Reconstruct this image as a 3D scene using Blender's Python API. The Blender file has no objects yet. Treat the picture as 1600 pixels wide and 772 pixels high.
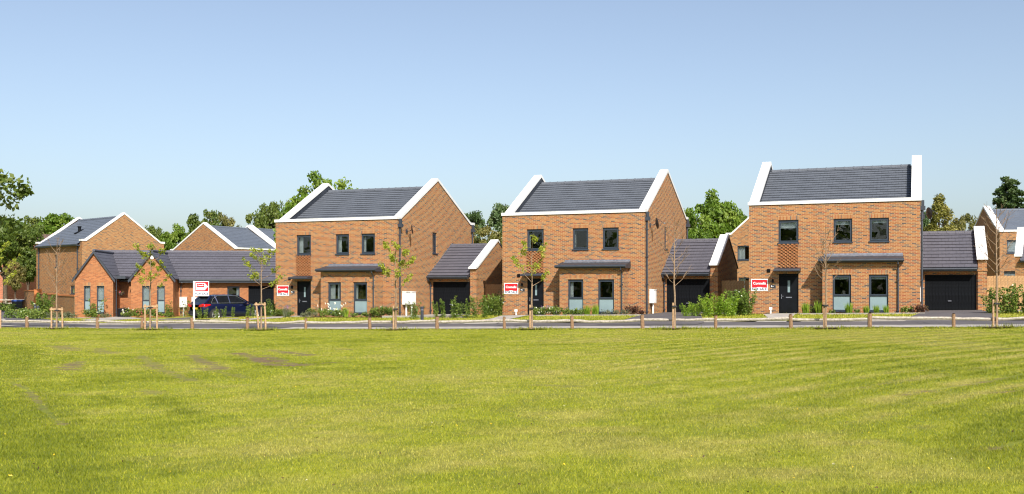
import bpy, math, random
import numpy as np
from math import sin, cos, radians, pi, sqrt, atan2, floor
from mathutils import Vector, Matrix

SC = bpy.context.scene
COL = SC.collection
rnd = random.Random(7)
nrs = np.random.RandomState(11)

# ------------------------------------------------------------------ camera, sky, sun, exposure
EYE = 1.75
cam_d = bpy.data.cameras.new('camera')
cam = bpy.data.objects.new('camera', cam_d); COL.objects.link(cam)
cam.location = (0, 0, EYE); cam.rotation_euler = (pi / 2, 0, 0)
cam_d.sensor_fit = 'HORIZONTAL'; cam_d.sensor_width = 36; cam_d.lens = 36
cam_d.shift_y = 63 / 1600; cam_d.clip_start = 0.1; cam_d.clip_end = 3000
SC.camera = cam

SUN_EL = radians(41); SUN_H = (0.262, -0.965)
world = bpy.data.worlds.new('World'); SC.world = world; world.use_nodes = True
wn = world.node_tree; bg = wn.nodes['Background']
sky = wn.nodes.new('ShaderNodeTexSky'); sky.sky_type = 'NISHITA'; sky.sun_disc = False
sky.sun_elevation = SUN_EL; sky.sun_rotation = atan2(SUN_H[0], SUN_H[1])
sky.altitude = 0; sky.air_density = 1.0; sky.dust_density = 1.9; sky.ozone_density = 3.0
hs = wn.nodes.new('ShaderNodeHueSaturation'); hs.inputs['Saturation'].default_value = 0.8
wn.links.new(sky.outputs[0], hs.inputs['Color']); wn.links.new(hs.outputs[0], bg.inputs[0]); bg.inputs[1].default_value = 0.105
sun_d = bpy.data.lights.new('sun', 'SUN'); sun_d.energy = 4.8; sun_d.angle = radians(0.5)
sun_d.color = (1.0, 0.94, 0.85)
sun = bpy.data.objects.new('sun', sun_d); COL.objects.link(sun)
sv = Vector((SUN_H[0] * cos(SUN_EL), SUN_H[1] * cos(SUN_EL), sin(SUN_EL)))
sun.rotation_euler = sv.to_track_quat('Z', 'Y').to_euler(); sun.location = (10, -20, 40)
vs = SC.view_settings; vs.view_transform = 'Standard'; vs.look = 'None'; vs.gamma = 1.0
vs.use_curve_mapping = False; vs.exposure = 0.62
SC.cycles.filter_width = 1.15; SC.cycles.max_bounces = 6; SC.cycles.transparent_max_bounces = 12

# ------------------------------------------------------------------ object helpers
def tag(o, label=None, cat=None, group=None, kind=None):
    if label: o['label'] = label
    if cat: o['category'] = cat
    if group: o['group'] = group
    if kind: o['kind'] = kind
    return o

def thing(name, label, cat, loc=(0, 0, 0), rz=0.0, group=None):
    o = bpy.data.objects.new(name, None); COL.objects.link(o)
    o.location = loc; o.rotation_euler = (0, 0, rz); o.empty_display_size = 0.2
    return tag(o, label, cat, group)

def link_mesh(name, me, parent=None, loc=(0, 0, 0), rot=(0, 0, 0), scale=(1, 1, 1)):
    o = bpy.data.objects.new(name, me); COL.objects.link(o)
    o.location = loc; o.rotation_euler = rot; o.scale = scale
    if parent: o.parent = parent
    return o

def copy_tree(o, parent=None):
    c = o.copy(); COL.objects.link(c)
    if parent: c.parent = parent
    for ch in [x for x in bpy.data.objects if x.parent == o]:
        copy_tree(ch, c)
    return c

def IDT(s, z, d): return (s, d, z)

class MB:
    def __init__(s): s.v = []; s.f = []
    def add(s, vs_, fs_):
        b = len(s.v); s.v += [tuple(p) for p in vs_]; s.f += [tuple(i + b for i in f) for f in fs_]
    def box(s, x0, x1, y0, y1, z0, z1):
        s.add([(x0, y0, z0), (x1, y0, z0), (x1, y1, z0), (x0, y1, z0), (x0, y0, z1), (x1, y0, z1), (x1, y1, z1), (x0, y1, z1)],
              [(0, 3, 2, 1), (4, 5, 6, 7), (0, 1, 5, 4), (1, 2, 6, 5), (2, 3, 7, 6), (3, 0, 4, 7)])
    def fbox(s, T, s0, s1, z0, z1, d0, d1):
        s.add([T(a, c, b) for (a, b, c) in [(s0, d0, z0), (s1, d0, z0), (s1, d1, z0), (s0, d1, z0), (s0, d0, z1), (s1, d0, z1), (s1, d1, z1), (s0, d1, z1)]],
              [(0, 3, 2, 1), (4, 5, 6, 7), (0, 1, 5, 4), (1, 2, 6, 5), (2, 3, 7, 6), (3, 0, 4, 7)])
    def quad(s, *p): s.add(p, [tuple(range(len(p)))])
    def prism_x(s, poly, x0, x1):            # poly of (y, z) swept along x
        n = len(poly)
        s.add([(x0, y, z) for y, z in poly] + [(x1, y, z) for y, z in poly],
              [tuple(range(n)), tuple(range(2 * n - 1, n - 1, -1))] + [(i, i + n, (i + 1) % n + n, (i + 1) % n) for i in range(n)])
    def prism_y(s, poly, y0, y1):            # poly of (x, z) swept along y
        n = len(poly)
        s.add([(x, y0, z) for x, z in poly] + [(x, y1, z) for x, z in poly],
              [tuple(range(n)), tuple(range(2 * n - 1, n - 1, -1))] + [(i, i + n, (i + 1) % n + n, (i + 1) % n) for i in range(n)])
    def prism_z(s, poly, z0, z1):
        n = len(poly)
        s.add([(x, y, z0) for x, y in poly] + [(x, y, z1) for x, y in poly],
              [tuple(range(n)), tuple(range(2 * n - 1, n - 1, -1))] + [(i, i + n, (i + 1) % n + n, (i + 1) % n) for i in range(n)])
    def tube(s, pts, rad, n=6, cap=True):
        pts = [Vector(p) for p in pts]; b = len(s.v); m = len(pts)
        if not hasattr(rad, '__len__'): rad = [rad] * m
        for i, p in enumerate(pts):
            t = (pts[min(i + 1, m - 1)] - pts[max(i - 1, 0)]).normalized()
            a = t.cross(Vector((0, 0, 1)))
            if a.length < 0.1: a = t.cross(Vector((1, 0, 0)))
            a.normalize(); c = t.cross(a)
            for k in range(n):
                w = 2 * pi * k / n
                s.v.append(tuple(p + (a * cos(w) + c * sin(w)) * rad[i]))
        for i in range(m - 1):
            for k in range(n):
                s.f.append((b + i * n + k, b + i * n + (k + 1) % n, b + (i + 1) * n + (k + 1) % n, b + (i + 1) * n + k))
        if cap:
            s.f.append(tuple(b + k for k in range(n))); s.f.append(tuple(b + (m - 1) * n + k for k in reversed(range(n))))
    def mesh(s, name, mat, smooth=False, uv=True):
        me = bpy.data.meshes.new(name); me.from_pydata(s.v, [], s.f)
        if mat: me.materials.append(mat)
        me.update()
        if uv:
            co = np.array(s.v); lay = me.uv_layers.new(name='UVMap'); out = np.zeros((len(me.loops), 2)); k = 0
            for p in me.polygons:
                n = p.normal
                if abs(n.z) > 0.85:
                    t = np.array((1, 0, 0)); w = np.array((0, 1, 0))
                else:
                    l = sqrt(n.x * n.x + n.y * n.y); t = np.array((-n.y / l, n.x / l, 0.0))
                    if abs(t[0]) > abs(t[1]):
                        if t[0] < 0: t = -t
                    elif t[1] < 0: t = -t
                    w = np.array((0, 0, 1.0 / max(l, 0.3)))
                for li in p.loop_indices:
                    q = co[me.loops[li].vertex_index]; out[li] = (q @ t, q @ w)
            lay.data.foreach_set('uv', out.ravel())
        if smooth: me.polygons.foreach_set('use_smooth', [True] * len(me.polygons))
        return me
    def build(s, name, mat, parent=None, smooth=False, uv=True, **k):
        return link_mesh(name, s.mesh(name, mat, smooth, uv), parent, **k)

def fast_mesh(name, co, faces, mat, attrs=None, smooth=False):
    co = np.asarray(co, dtype=np.float32); faces = np.asarray(faces, dtype=np.int32)
    me = bpy.data.meshes.new(name); m, k = faces.shape
    me.vertices.add(len(co)); me.vertices.foreach_set('co', co.ravel())
    me.loops.add(m * k); me.loops.foreach_set('vertex_index', faces.ravel())
    me.polygons.add(m); me.polygons.foreach_set('loop_start', np.arange(0, m * k, k, dtype=np.int32))
    me.update(calc_edges=True)
    if attrs:
        for an, av in attrs.items():
            a = me.attributes.new(an, 'FLOAT', 'POINT'); a.data.foreach_set('value', np.asarray(av, dtype=np.float32))
    if smooth: me.polygons.foreach_set('use_smooth', np.ones(m, dtype=bool))
    me.materials.append(mat)
    return me

# ------------------------------------------------------------------ materials
class NT:
    def __init__(s, name):
        s.m = bpy.data.materials.new(name); s.m.use_nodes = True; s.t = s.m.node_tree
        s.p = s.t.nodes['Principled BSDF']; s.out = s.t.nodes['Material Output']
    def n(s, typ, **k):
        x = s.t.nodes.new(typ)
        for a, b in k.items(): setattr(x, a, b)
        return x
    def set(s, sock, v):
        if hasattr(v, 'node'): s.t.links.new(v, sock)
        else: sock.default_value = v
    def math(s, op, a, b=0.0, c=0.0):
        x = s.n('ShaderNodeMath', operation=op); s.set(x.inputs[0], a); s.set(x.inputs[1], b); s.set(x.inputs[2], c); return x.outputs[0]
    def mix(s, f, a, b, blend='MIX'):
        x = s.n('ShaderNodeMix', data_type='RGBA', blend_type=blend); s.set(x.inputs[0], f); s.set(x.inputs[6], a); s.set(x.inputs[7], b); return x.outputs[2]
    def noise(s, scale, vec=None, detail=3, rough=0.55):
        x = s.n('ShaderNodeTexNoise'); x.inputs['Scale'].default_value = scale; x.inputs['Detail'].default_value = detail
        x.inputs['Roughness'].default_value = rough
        if vec: s.t.links.new(vec, x.inputs['Vector'])
        return x.outputs[0]
    def ramp(s, f, stops, interp='LINEAR'):
        x = s.n('ShaderNodeValToRGB'); r = x.color_ramp; r.interpolation = interp
        while len(r.elements) < len(stops): r.elements.new(0.5)
        for e, (p, c) in zip(r.elements, stops): e.position = p; e.color = (*c, 1)
        s.set(x.inputs[0], f); return x.outputs[0]
    def bump(s, h, strength=0.5, dist=0.01):
        x = s.n('ShaderNodeBump'); x.inputs['Strength'].default_value = strength; x.inputs['Distance'].default_value = dist
        s.t.links.new(h, x.inputs['Height']); s.t.links.new(x.outputs[0], s.p.inputs['Normal'])
    def attr(s, name): return s.n('ShaderNodeAttribute', attribute_name=name).outputs['Fac']
    def obj(s): return s.n('ShaderNodeTexCoord').outputs['Object']
    def pos(s): return s.n('ShaderNodeNewGeometry').outputs['Position']
    def orand(s): return s.n('ShaderNodeObjectInfo').outputs['Random']

def c4(c): return (*c, 1.0)

def plain(name, col, rough=0.6, metal=0.0, var=0.12, scale=6.0, spec=0.5, bump=0.0):
    k = NT(name); f = k.noise(scale, k.obj(), 4)
    a = tuple(x * (1 - var) for x in col); b = tuple(min(1, x * (1 + var)) for x in col)
    k.set(k.p.inputs['Base Color'], k.ramp(f, [(0.3, a), (0.7, b)]))
    k.p.inputs['Roughness'].default_value = rough; k.p.inputs['Metallic'].default_value = metal
    k.p.inputs['Specular IOR Level'].default_value = spec
    if bump: k.bump(k.noise(scale * 8, k.obj(), 4), bump, 0.01)
    return k.m

def brick(name, stops, mortar, swap=False, bl=0.215, bh=0.067, header=None):
    k = NT(name); uv = k.n('ShaderNodeUVMap').outputs[0]; sx = k.n('ShaderNodeSeparateXYZ'); k.t.links.new(uv, sx.inputs[0])
    u, v = (sx.outputs[1], sx.outputs[0]) if swap else (sx.outputs[0], sx.outputs[1])
    vr = k.math('DIVIDE', v, bh); row = k.math('FLOOR', vr)
    ur = k.math('ADD', k.math('DIVIDE', u, bl), k.math('MULTIPLY', k.math('MODULO', row, 2.0), 0.0 if swap else 0.5))
    col = k.math('FLOOR', ur); fx = k.math('FRACT', ur); fz = k.math('FRACT', vr)
    cx = k.n('ShaderNodeCombineXYZ'); k.set(cx.inputs[0], col); k.set(cx.inputs[1], row)
    wn_ = k.n('ShaderNodeTexWhiteNoise', noise_dimensions='2D'); k.t.links.new(cx.outputs[0], wn_.inputs['Vector'])
    ev = k.math('FRACT', k.math('ADD', k.math('ADD', k.math('MULTIPLY', col, .618034), k.math('MULTIPLY', row, .7548777)), k.math('MULTIPLY', wn_.outputs['Value'], .45)))
    bc = k.ramp(ev, stops, 'CONSTANT')
    if header:                                    # every third brick a dark header in alternate courses
        hm = k.math('MULTIPLY', k.math('COMPARE', k.math('MODULO', k.math('ABSOLUTE', k.math('ADD', col, k.math('MULTIPLY', row, 2.0))), 3.0), 0.0, 0.2), 0.55)
        bc = k.mix(hm, bc, c4(header))
    grain = k.noise(40, k.obj(), 4); bc = k.mix(0.35, bc, k.mix(1.0, bc, k.ramp(grain, [(0.3, (0.7,) * 3), (0.7, (1.2,) * 3)]), 'MULTIPLY'))
    big = k.noise(0.55, k.obj(), 4, 0.6); bc = k.mix(1.0, bc, k.ramp(big, [(0.3, (0.90, 0.90, 0.91)), (0.7, (1.08, 1.07, 1.05))]), 'MULTIPLY')
    mm = k.math('MAXIMUM', k.math('LESS_THAN', fx, 0.07), k.math('LESS_THAN', fz, 0.24))
    k.set(k.p.inputs['Base Color'], k.mix(mm, bc, c4(mortar)))
    k.p.inputs['Roughness'].default_value = 0.9; k.p.inputs['Specular IOR Level'].default_value = 0.2
    k.bump(k.math('ADD', k.math('SUBTRACT', 1.0, mm), k.math('MULTIPLY', grain, 0.4)), 0.5, 0.006)
    return k.m

M = {}
HB = [(0, (.285, .110, .042)), (.17, (.325, .150, .062)), (.33, (.27, .092, .046)), (.48, (.305, .126, .050)), (.60, (.20, .105, .062)), (.73, (.265, .095, .040)), (.81, (.115, .082, .070)), (.91, (.155, .095, .068)), (.97, (.075, .062, .062))]
M['brick'] = brick('multi_stock_brick', HB, (.46, .305, .155))
M['soldier'] = brick('soldier_brick', HB[:6] + [(.92, (.12, .09, .08))], (.46, .305, .155), swap=True)
RB = [(0, (.34, .120, .048)), (.3, (.385, .148, .062)), (.55, (.30, .098, .040)), (.75, (.37, .138, .057)), (.93, (.20, .088, .055))]
M['redbrick'] = brick('orange_brick', RB, (.34, .19, .09), header=(.20, .075, .04))
M['farbrick'] = brick('buff_brick', [(0, (.29, .125, .05)), (.3, (.33, .165, .07)), (.6, (.255, .10, .038)), (.8, (.17, .095, .058)), (.93, (.09, .068, .06))], (.36, .25, .14))
M['darkred'] = brick('red_house_brick', [(0, (.36, .10, .05)), (.5, (.42, .13, .07)), (.9, (.25, .08, .05))], (.38, .25, .18))
M['panelbrick'] = plain('projecting_brick', (.285, .118, .048), .9, var=.25, scale=14, spec=.2)
M['copingbrick'] = plain('orange_coping_brick', (.44, .16, .058), .9, var=.2, scale=9, spec=.2)
M['white'] = plain('white_coping_metal', (.64, .64, .63), .45, var=.07, scale=1.5)
M['upvc'] = plain('white_box_plastic', (.78, .78, .77), .4, var=.03)
M['frame'] = plain('anthracite_frame', (.032, .043, .062), .35, var=.1, scale=3)
M['pipe'] = plain('anthracite_pipe', (.035, .042, .055), .4, var=.15, scale=5)
M['black'] = plain('black_door_paint', (.005, .006, .008), .6, var=.3, scale=4, spec=.12)
M['plank'] = plain('black_stained_board', (.005, .006, .008), .8, var=.5, scale=9, spec=.1)
M['lead'] = plain('lead_flashing', (.16, .17, .20), .5, metal=.3, var=.35, scale=7)
M['slate'] = plain('bay_roof_slab', (.028, .033, .044), .5, var=.25, scale=6)
M['steel'] = plain('satin_steel', (.5, .5, .5), .3, metal=.9)
M['curtain'] = plain('pale_curtain', (.62, .62, .60), .9, var=.1, scale=5)
M['blind'] = plain('grey_blind', (.55, .56, .55), .8, var=.06, scale=3)
M['floorin'] = plain('room_floor', (.25, .2, .16), .7)
M['post'] = plain('softwood_post', (.235, .145, .085), .85, var=.3, scale=18, spec=.2, bump=.4)
M['stake'] = plain('peeled_stake', (.40, .26, .15), .85, var=.25, scale=15, spec=.2, bump=.4)
M['rail'] = plain('weathered_rail', (.36, .32, .27), .85, var=.35, scale=12, spec=.2, bump=.5)
M['board'] = plain('fence_board', (.40, .24, .12), .85, var=.3, scale=10, spec=.2, bump=.3)
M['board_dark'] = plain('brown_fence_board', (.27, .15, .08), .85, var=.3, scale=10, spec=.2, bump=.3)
M['bark'] = plain('young_bark', (.24, .165, .105), .9, var=.3, scale=14, spec=.2, bump=.5)
M['oldbark'] = plain('tree_bark', (.10, .075, .055), .95, var=.35, scale=5, spec=.1, bump=.6)
M['signwhite'] = plain('sign_white', (.82, .82, .82), .4, var=.02)
M['signred'] = plain('sign_red', (.66, .012, .022), .35, var=.04)
M['signink'] = plain('sign_ink', (.02, .035, .09), .5, var=.02)
M['rubber'] = plain('tyre_rubber', (.015, .015, .016), .8)
M['alloy'] = plain('alloy_rim', (.5, .5, .52), .3, metal=.8)
M['plate'] = plain('yellow_plate', (.75, .52, .03), .4, var=.02)
M['binlid'] = plain('blue_lid', (.015, .06, .26), .45)
M['bin'] = plain('dark_bin', (.02, .023, .03), .5)
M['conc'] = plain('pale_concrete_path', (.33, .305, .275), .9, var=.22, scale=3, spec=.2, bump=.25)
M['kerb'] = plain('kerb_concrete', (.29, .265, .235), .9, var=.18, scale=5, spec=.2, bump=.25)
M['soil'] = plain('bed_soil', (.085, .055, .035), .95, var=.4, scale=14, spec=.1, bump=.9)

def asphalt():
    k = NT('asphalt'); p = k.pos(); f = k.noise(0.6, p, 5); g = k.noise(60, p, 3)
    c = k.ramp(f, [(0.3, (.068, .062, .066)), (0.55, (.088, .08, .083)), (0.75, (.115, .10, .10))])
    c = k.mix(0.5, c, k.mix(1.0, c, k.ramp(g, [(0.3, (.5,) * 3), (0.7, (1.5,) * 3)]), 'MULTIPLY'))
    k.set(k.p.inputs['Base Color'], c); k.p.inputs['Roughness'].default_value = .85; k.bump(g, .4, .01); return k.m
M['asphalt'] = asphalt()

def tile(name, c0, c1):
    k = NT(name); r = k.orand(); o = k.obj(); f = k.noise(1.2, o, 5, .65); g = k.noise(22, o, 3)
    c = k.ramp(k.math('ADD', k.math('MULTIPLY', f, .75), k.math('MULTIPLY', r, .12)), [(.25, c0), (.75, c1)])
    c = k.mix(.45, c, k.mix(1.0, c, k.ramp(g, [(.3, (.6,) * 3), (.7, (1.4,) * 3)]), 'MULTIPLY'))
    a = k.attr('rnd'); c = k.mix(1.0, c, k.ramp(a, [(0, (.94,) * 3), (1, (1.06,) * 3)]), 'MULTIPLY')
    k.set(k.p.inputs['Base Color'], c); k.p.inputs['Roughness'].default_value = .62; k.p.inputs['Specular IOR Level'].default_value = .35; k.bump(g, .2, .01)
    return k.m
M['tile'] = tile('slate_grey_tile', (.088, .098, .118), (.116, .128, .150))
M['tile2'] = tile('purple_grey_tile', (.082, .080, .098), (.106, .103, .124))
M['tile3'] = tile('blue_grey_far_tile', (.085, .10, .13), (.12, .14, .175))
M['tile4'] = tile('brown_far_tile', (.10, .065, .055), (.14, .09, .075))

def glass():
    k = NT('window_glass'); g = k.n('ShaderNodeBsdfGlossy'); g.inputs['Roughness'].default_value = 0.0
    g.inputs['Color'].default_value = (.9, .95, 1, 1)
    t = k.n('ShaderNodeBsdfTransparent'); t.inputs['Color'].default_value = (.90, .94, .95, 1)
    lw = k.n('ShaderNodeFresnel'); lw.inputs['IOR'].default_value = 1.6
    f = k.math('MINIMUM', k.math('MULTIPLY_ADD', lw.outputs[0], .75, 0.0), 1.0)
    x = k.n('ShaderNodeMixShader'); k.t.links.new(f, x.inputs[0]); k.t.links.new(t.outputs[0], x.inputs[1]); k.t.links.new(g.outputs[0], x.inputs[2])
    k.t.links.new(x.outputs[0], k.out.inputs[0]); return k.m
M['glass'] = glass()
M['frost'] = plain('frosted_glass', (.21, .285, .305), .22, var=.12, scale=1.3)
M['darkglass'] = plain('dark_car_glass', (.008, .01, .013), .05, var=.2)
def paint():
    k = NT('dark_blue_car_paint'); k.set(k.p.inputs['Base Color'], (.004, .010, .048, 1)); k.p.inputs['Metallic'].default_value = .4
    k.p.inputs['Roughness'].default_value = .3; k.p.inputs['Coat Weight'].default_value = 1; k.p.inputs['Coat Roughness'].default_value = .03; return k.m
M['paint'] = paint()
M['lamp_red'] = plain('tail_light_red', (.5, .01, .012), .15, var=.15)

def leaf(name, stops, trans=.3, rough=.5):
    k = NT(name); r = k.attr('rnd'); o = k.orand(); nz = k.noise(.35, k.pos(), 3)
    f = k.math('ADD', k.math('MULTIPLY', r, .6), k.math('ADD', k.math('MULTIPLY', nz, .5), k.math('MULTIPLY_ADD', o, .16, -.14)))
    c = k.ramp(f, stops); k.set(k.p.inputs['Base Color'], c); k.p.inputs['Roughness'].default_value = rough
    k.p.inputs['Specular IOR Level'].default_value = .35
    t = k.n('ShaderNodeBsdfTranslucent'); k.t.links.new(k.mix(1.0, c, (1.25, 1.35, .6, 1), 'MULTIPLY'), t.inputs[0])
    x = k.n('ShaderNodeMixShader'); x.inputs[0].default_value = trans
    k.t.links.new(k.p.outputs[0], x.inputs[1]); k.t.links.new(t.outputs[0], x.inputs[2]); k.t.links.new(x.outputs[0], k.out.inputs[0])
    return k.m
M['oak'] = leaf('oak_leaf', [(.15, (.05, .085, .013)), (.5, (.105, .15, .024)), (.85, (.20, .22, .05))])
M['beech'] = leaf('bright_leaf', [(.15, (.06, .115, .012)), (.5, (.12, .20, .02)), (.85, (.23, .285, .045))])
M['olive'] = leaf('olive_leaf', [(.15, (.075, .082, .02)), (.5, (.145, .145, .036)), (.85, (.26, .21, .07))])
M['cypress'] = leaf('cypress_leaf', [(.15, (.085, .092, .015)), (.5, (.17, .168, .03)), (.85, (.28, .245, .06))], .15)
M['pine'] = leaf('pine_needle', [(.15, (.03, .06, .018)), (.5, (.062, .105, .03)), (.85, (.125, .155, .055))], .1)
M['sapling'] = leaf('sapling_leaf', [(.15, (.17, .22, .02)), (.5, (.31, .35, .035)), (.85, (.48, .44, .07))], .4)
M['laurel'] = leaf('laurel_leaf', [(.15, (.055, .105, .015)), (.5, (.12, .18, .028)), (.85, (.26, .29, .07))], .25, .3)
M['willow'] = leaf('bright_bush_leaf', [(.15, (.11, .21, .014)), (.5, (.21, .33, .025)), (.85, (.36, .43, .06))], .35)
M['lavender'] = leaf('grey_green_leaf', [(.15, (.07, .09, .05)), (.5, (.12, .14, .075)), (.85, (.2, .2, .1))], .2)
M['burgundy'] = leaf('burgundy_leaf', [(.15, (.05, .025, .02)), (.5, (.10, .045, .03)), (.85, (.13, .10, .03))], .2)
M['petal_white'] = plain('white_petal', (.8, .78, .68), .7, var=.05)
M['petal_mauve'] = plain('mauve_petal', (.30, .14, .34), .7, var=.2, scale=20)
M['petal_pink'] = plain('pink_petal', (.62, .10, .16), .7, var=.2, scale=20)

def lawn_mat(name, blade):
    k = NT(name); r = k.attr('rnd'); dry = k.attr('dry'); lush = k.attr('lush'); soil = k.attr('soil')
    base = k.ramp(r, [(0, (.125, .165, .007)), (.35, (.25, .285, .016)), (.7, (.375, .39, .026)), (1, (.53, .49, .066))])
    c = k.mix(dry, base, k.ramp(r, [(0, (.24, .21, .04)), (.6, (.47, .405, .11)), (1, (.64, .54, .21))]))
    c = k.mix(lush, c, k.ramp(r, [(0, (.075, .105, .005)), (.6, (.17, .21, .010)), (1, (.28, .305, .024))]))
    if not blade:
        n = k.noise(18, k.pos(), 5, .7); c = k.mix(1.0, c, k.ramp(n, [(.3, (.5, .5, .5)), (.7, (1.0, 1.0, 1.0))]), 'MULTIPLY')
        k.bump(n, .8, .03)
    c = k.mix(soil, c, k.ramp(k.noise(9, k.pos(), 4), [(.3, (.10, .056, .034)), (.7, (.20, .125, .07))]))
    k.set(k.p.inputs['Base Color'], c); k.p.inputs['Roughness'].default_value = .65; k.p.inputs['Specular IOR Level'].default_value = .25
    if blade:
        t = k.n('ShaderNodeBsdfTranslucent'); k.t.links.new(c, t.inputs[0])
        x = k.n('ShaderNodeMixShader'); x.inputs[0].default_value = .35
        k.t.links.new(k.p.outputs[0], x.inputs[1]); k.t.links.new(t.outputs[0], x.inputs[2]); k.t.links.new(x.outputs[0], k.out.inputs[0])
    return k.m
M['lawn'] = lawn_mat('lawn_ground', False)
M['blade'] = lawn_mat('grass_blade', True)
def verge():
    k = NT('verge_grass'); p = k.pos(); f = k.noise(1.1, p, 5, .65); g = k.noise(25, p, 3)
    c = k.ramp(f, [(.3, (.19, .225, .014)), (.55, (.28, .295, .024)), (.75, (.38, .34, .07))])
    c = k.mix(.6, c, k.mix(1.0, c, k.ramp(g, [(.3, (.5,) * 3), (.7, (1.35,) * 3)]), 'MULTIPLY'))
    k.set(k.p.inputs['Base Color'], c); k.p.inputs['Roughness'].default_value = .8; k.bump(g, .8, .03); return k.m
M['verge'] = verge()

# ------------------------------------------------------------------ the lie of the land
FV = (0.9499, -0.3124); FN = (0.3124, 0.9499); W0 = 39.26        # along the fence (to the right) and away from it
def sst(a, b, x): t = np.clip((x - a) / (b - a), 0, 1); return t * t * (3 - 2 * t)
def pw(x, y): return x * FV[0] + y * FV[1], x * FN[0] + y * FN[1] - W0
def xy(p, w): return p * FV[0] + (w + W0) * FN[0], p * FV[1] + (w + W0) * FN[1]
def G(x, y):
    p, w = pw(np.asarray(x, dtype=float), np.asarray(y, dtype=float))
    a = 0.30 + 0.01594 * (p - 3.51); lo = -0.22
    a = lo + np.logaddexp(0, (a - lo) / 0.06) * 0.06
    a = 0.62 - np.logaddexp(0, (0.62 - a) / 0.06) * 0.06
    prof = 0.22 * sst(-1.0, 11.0, w) * sst(-38.0, -31.0, p)
    return a + prof
def GP(px, py, it=12):                                           # a ground point as seen in the photograph -> world x, y
    Y = 40.0
    for _ in range(it):
        X = (px - 800) / 1600 * Y; Y = 0.5 * Y + 0.5 * 1600 * (EYE - float(G(X, Y))) / (py - 449)
    return ((px - 800) / 1600 * Y, Y)
def at(px, Y): return (px - 800) / 1600 * Y
def gz(x, y): return float(G(x, y))

def vnoise(x, y, s, seed):                                       # smooth value noise
    r = np.random.RandomState(seed); g = r.rand(257, 257)
    g[:, 256] = g[:, 0]; g[256] = g[0]; u = (np.asarray(x) / s + 61.3) % 256; v = (np.asarray(y) / s + 17.9) % 256
    i = np.floor(u).astype(int); j = np.floor(v).astype(int); a = u - i; b = v - j
    a = a * a * (3 - 2 * a); b = b * b * (3 - 2 * b)
    return (g[j, i] * (1 - a) + g[j, i + 1] * a) * (1 - b) + (g[j + 1, i] * (1 - a) + g[j + 1, i + 1] * a) * b

# worn streaks on the lawn: polylines (photo points on the ground), half width in metres, strength
WORN = [([(372, 552), (398, 560), (425, 570), (452, 572)], .30, 1.0), ([(415, 556), (440, 566), (470, 571)], .28, .9), ([(425, 547), (455, 552), (478, 556)], .28, 1.0),
        ([(300, 556), (325, 568), (358, 579)], .22, .85), ([(220, 557), (245, 575), (300, 595)], .2, .6), ([(122, 564), (112, 570), (106, 578)], .3, .8),
        ([(20, 598), (45, 612), (68, 640), (100, 668)], .12, .8), ([(90, 540), (115, 548)], .5, .6), ([(150, 545), (170, 552)], .35, .55), ([(310, 575), (380, 590)], .18, .45),
        ([(485, 568), (540, 566)], .3, .7), ([(530, 546), (545, 547)], .3, .9),
        ([(1200, 525), (1300, 526)], .3, .5), ([(1335, 549), (1345, 550)], .25, .9), ([(1430, 518), (1462, 518)], .3, .6),
        ([(1415, 617), (1500, 603), (1600, 586)], .10, .85), ([(1290, 614), (1420, 596), (1500, 586)], .08, .5), ([(1380, 585), (1480, 575), (1545, 576)], .12, .45),
        ([(1545, 707), (1600, 690)], .07, .8), ([(1555, 614), (1600, 610)], .09, .7), ([(1540, 676), (1552, 674)], .10, .5), ([(600, 681), (616, 682)], .06, .6),
        ([(806, 580), (832, 581)], .3, .6), ([(840, 603), (890, 604)], .25, .4), ([(217, 608), (247, 615)], .15, .5)]
LUSHL = [([(0, 540), (35, 545), (42, 556), (20, 580)], .5, .7), ([(105, 558), (75, 572)], .25, .5), ([(250, 622), (295, 648)], .25, .7), ([(1200, 660), (1330, 612), (1600, 560)], .28, .35),
         ([(0, 660), (60, 640), (70, 655)], .5, .8), ([(-60, 610), (20, 650), (60, 690), (120, 740)], .75, .75), ([(0, 690), (80, 720)], .5, .6), ([(-40, 570), (10, 590)], .9, .6), ([(960, 690), (1060, 655), (1200, 640)], .3, .4), ([(60, 600), (120, 690), (170, 745)], .30, .45), ([(1230, 585), (1420, 560), (1600, 541)], .2, .35), ([(190, 592), (245, 590)], .35, .8), ([(145, 622), (180, 626)], .25, .8)]
WORN = [([GP(*q) for q in pts], w * (.7 if w > .13 and pts[0][1] > 20 else .42), s) for pts, w, s in WORN]; LUSHL = [([GP(*q) for q in pts], w, s) for pts, w, s in LUSHL]
def streak(x, y, lines, jit):
    out = np.zeros_like(x)
    for pts, w, s in lines:
        d = np.full_like(x, 1e9)
        for (ax, ay), (bx, by) in zip(pts[:-1], pts[1:]):
            L2 = (bx - ax) ** 2 + (by - ay) ** 2 + 1e-9
            t = np.clip(((x - ax) * (bx - ax) + (y - ay) * (by - ay)) / L2, 0, 1)
            d = np.minimum(d, np.hypot(x - ax - t * (bx - ax), y - ay - t * (by - ay)))
        out = np.maximum(out, s * (1 - sst(0.3 * w, 1.5 * w, d + (jit - .45) * w * 2.6)))
    return out
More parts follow.
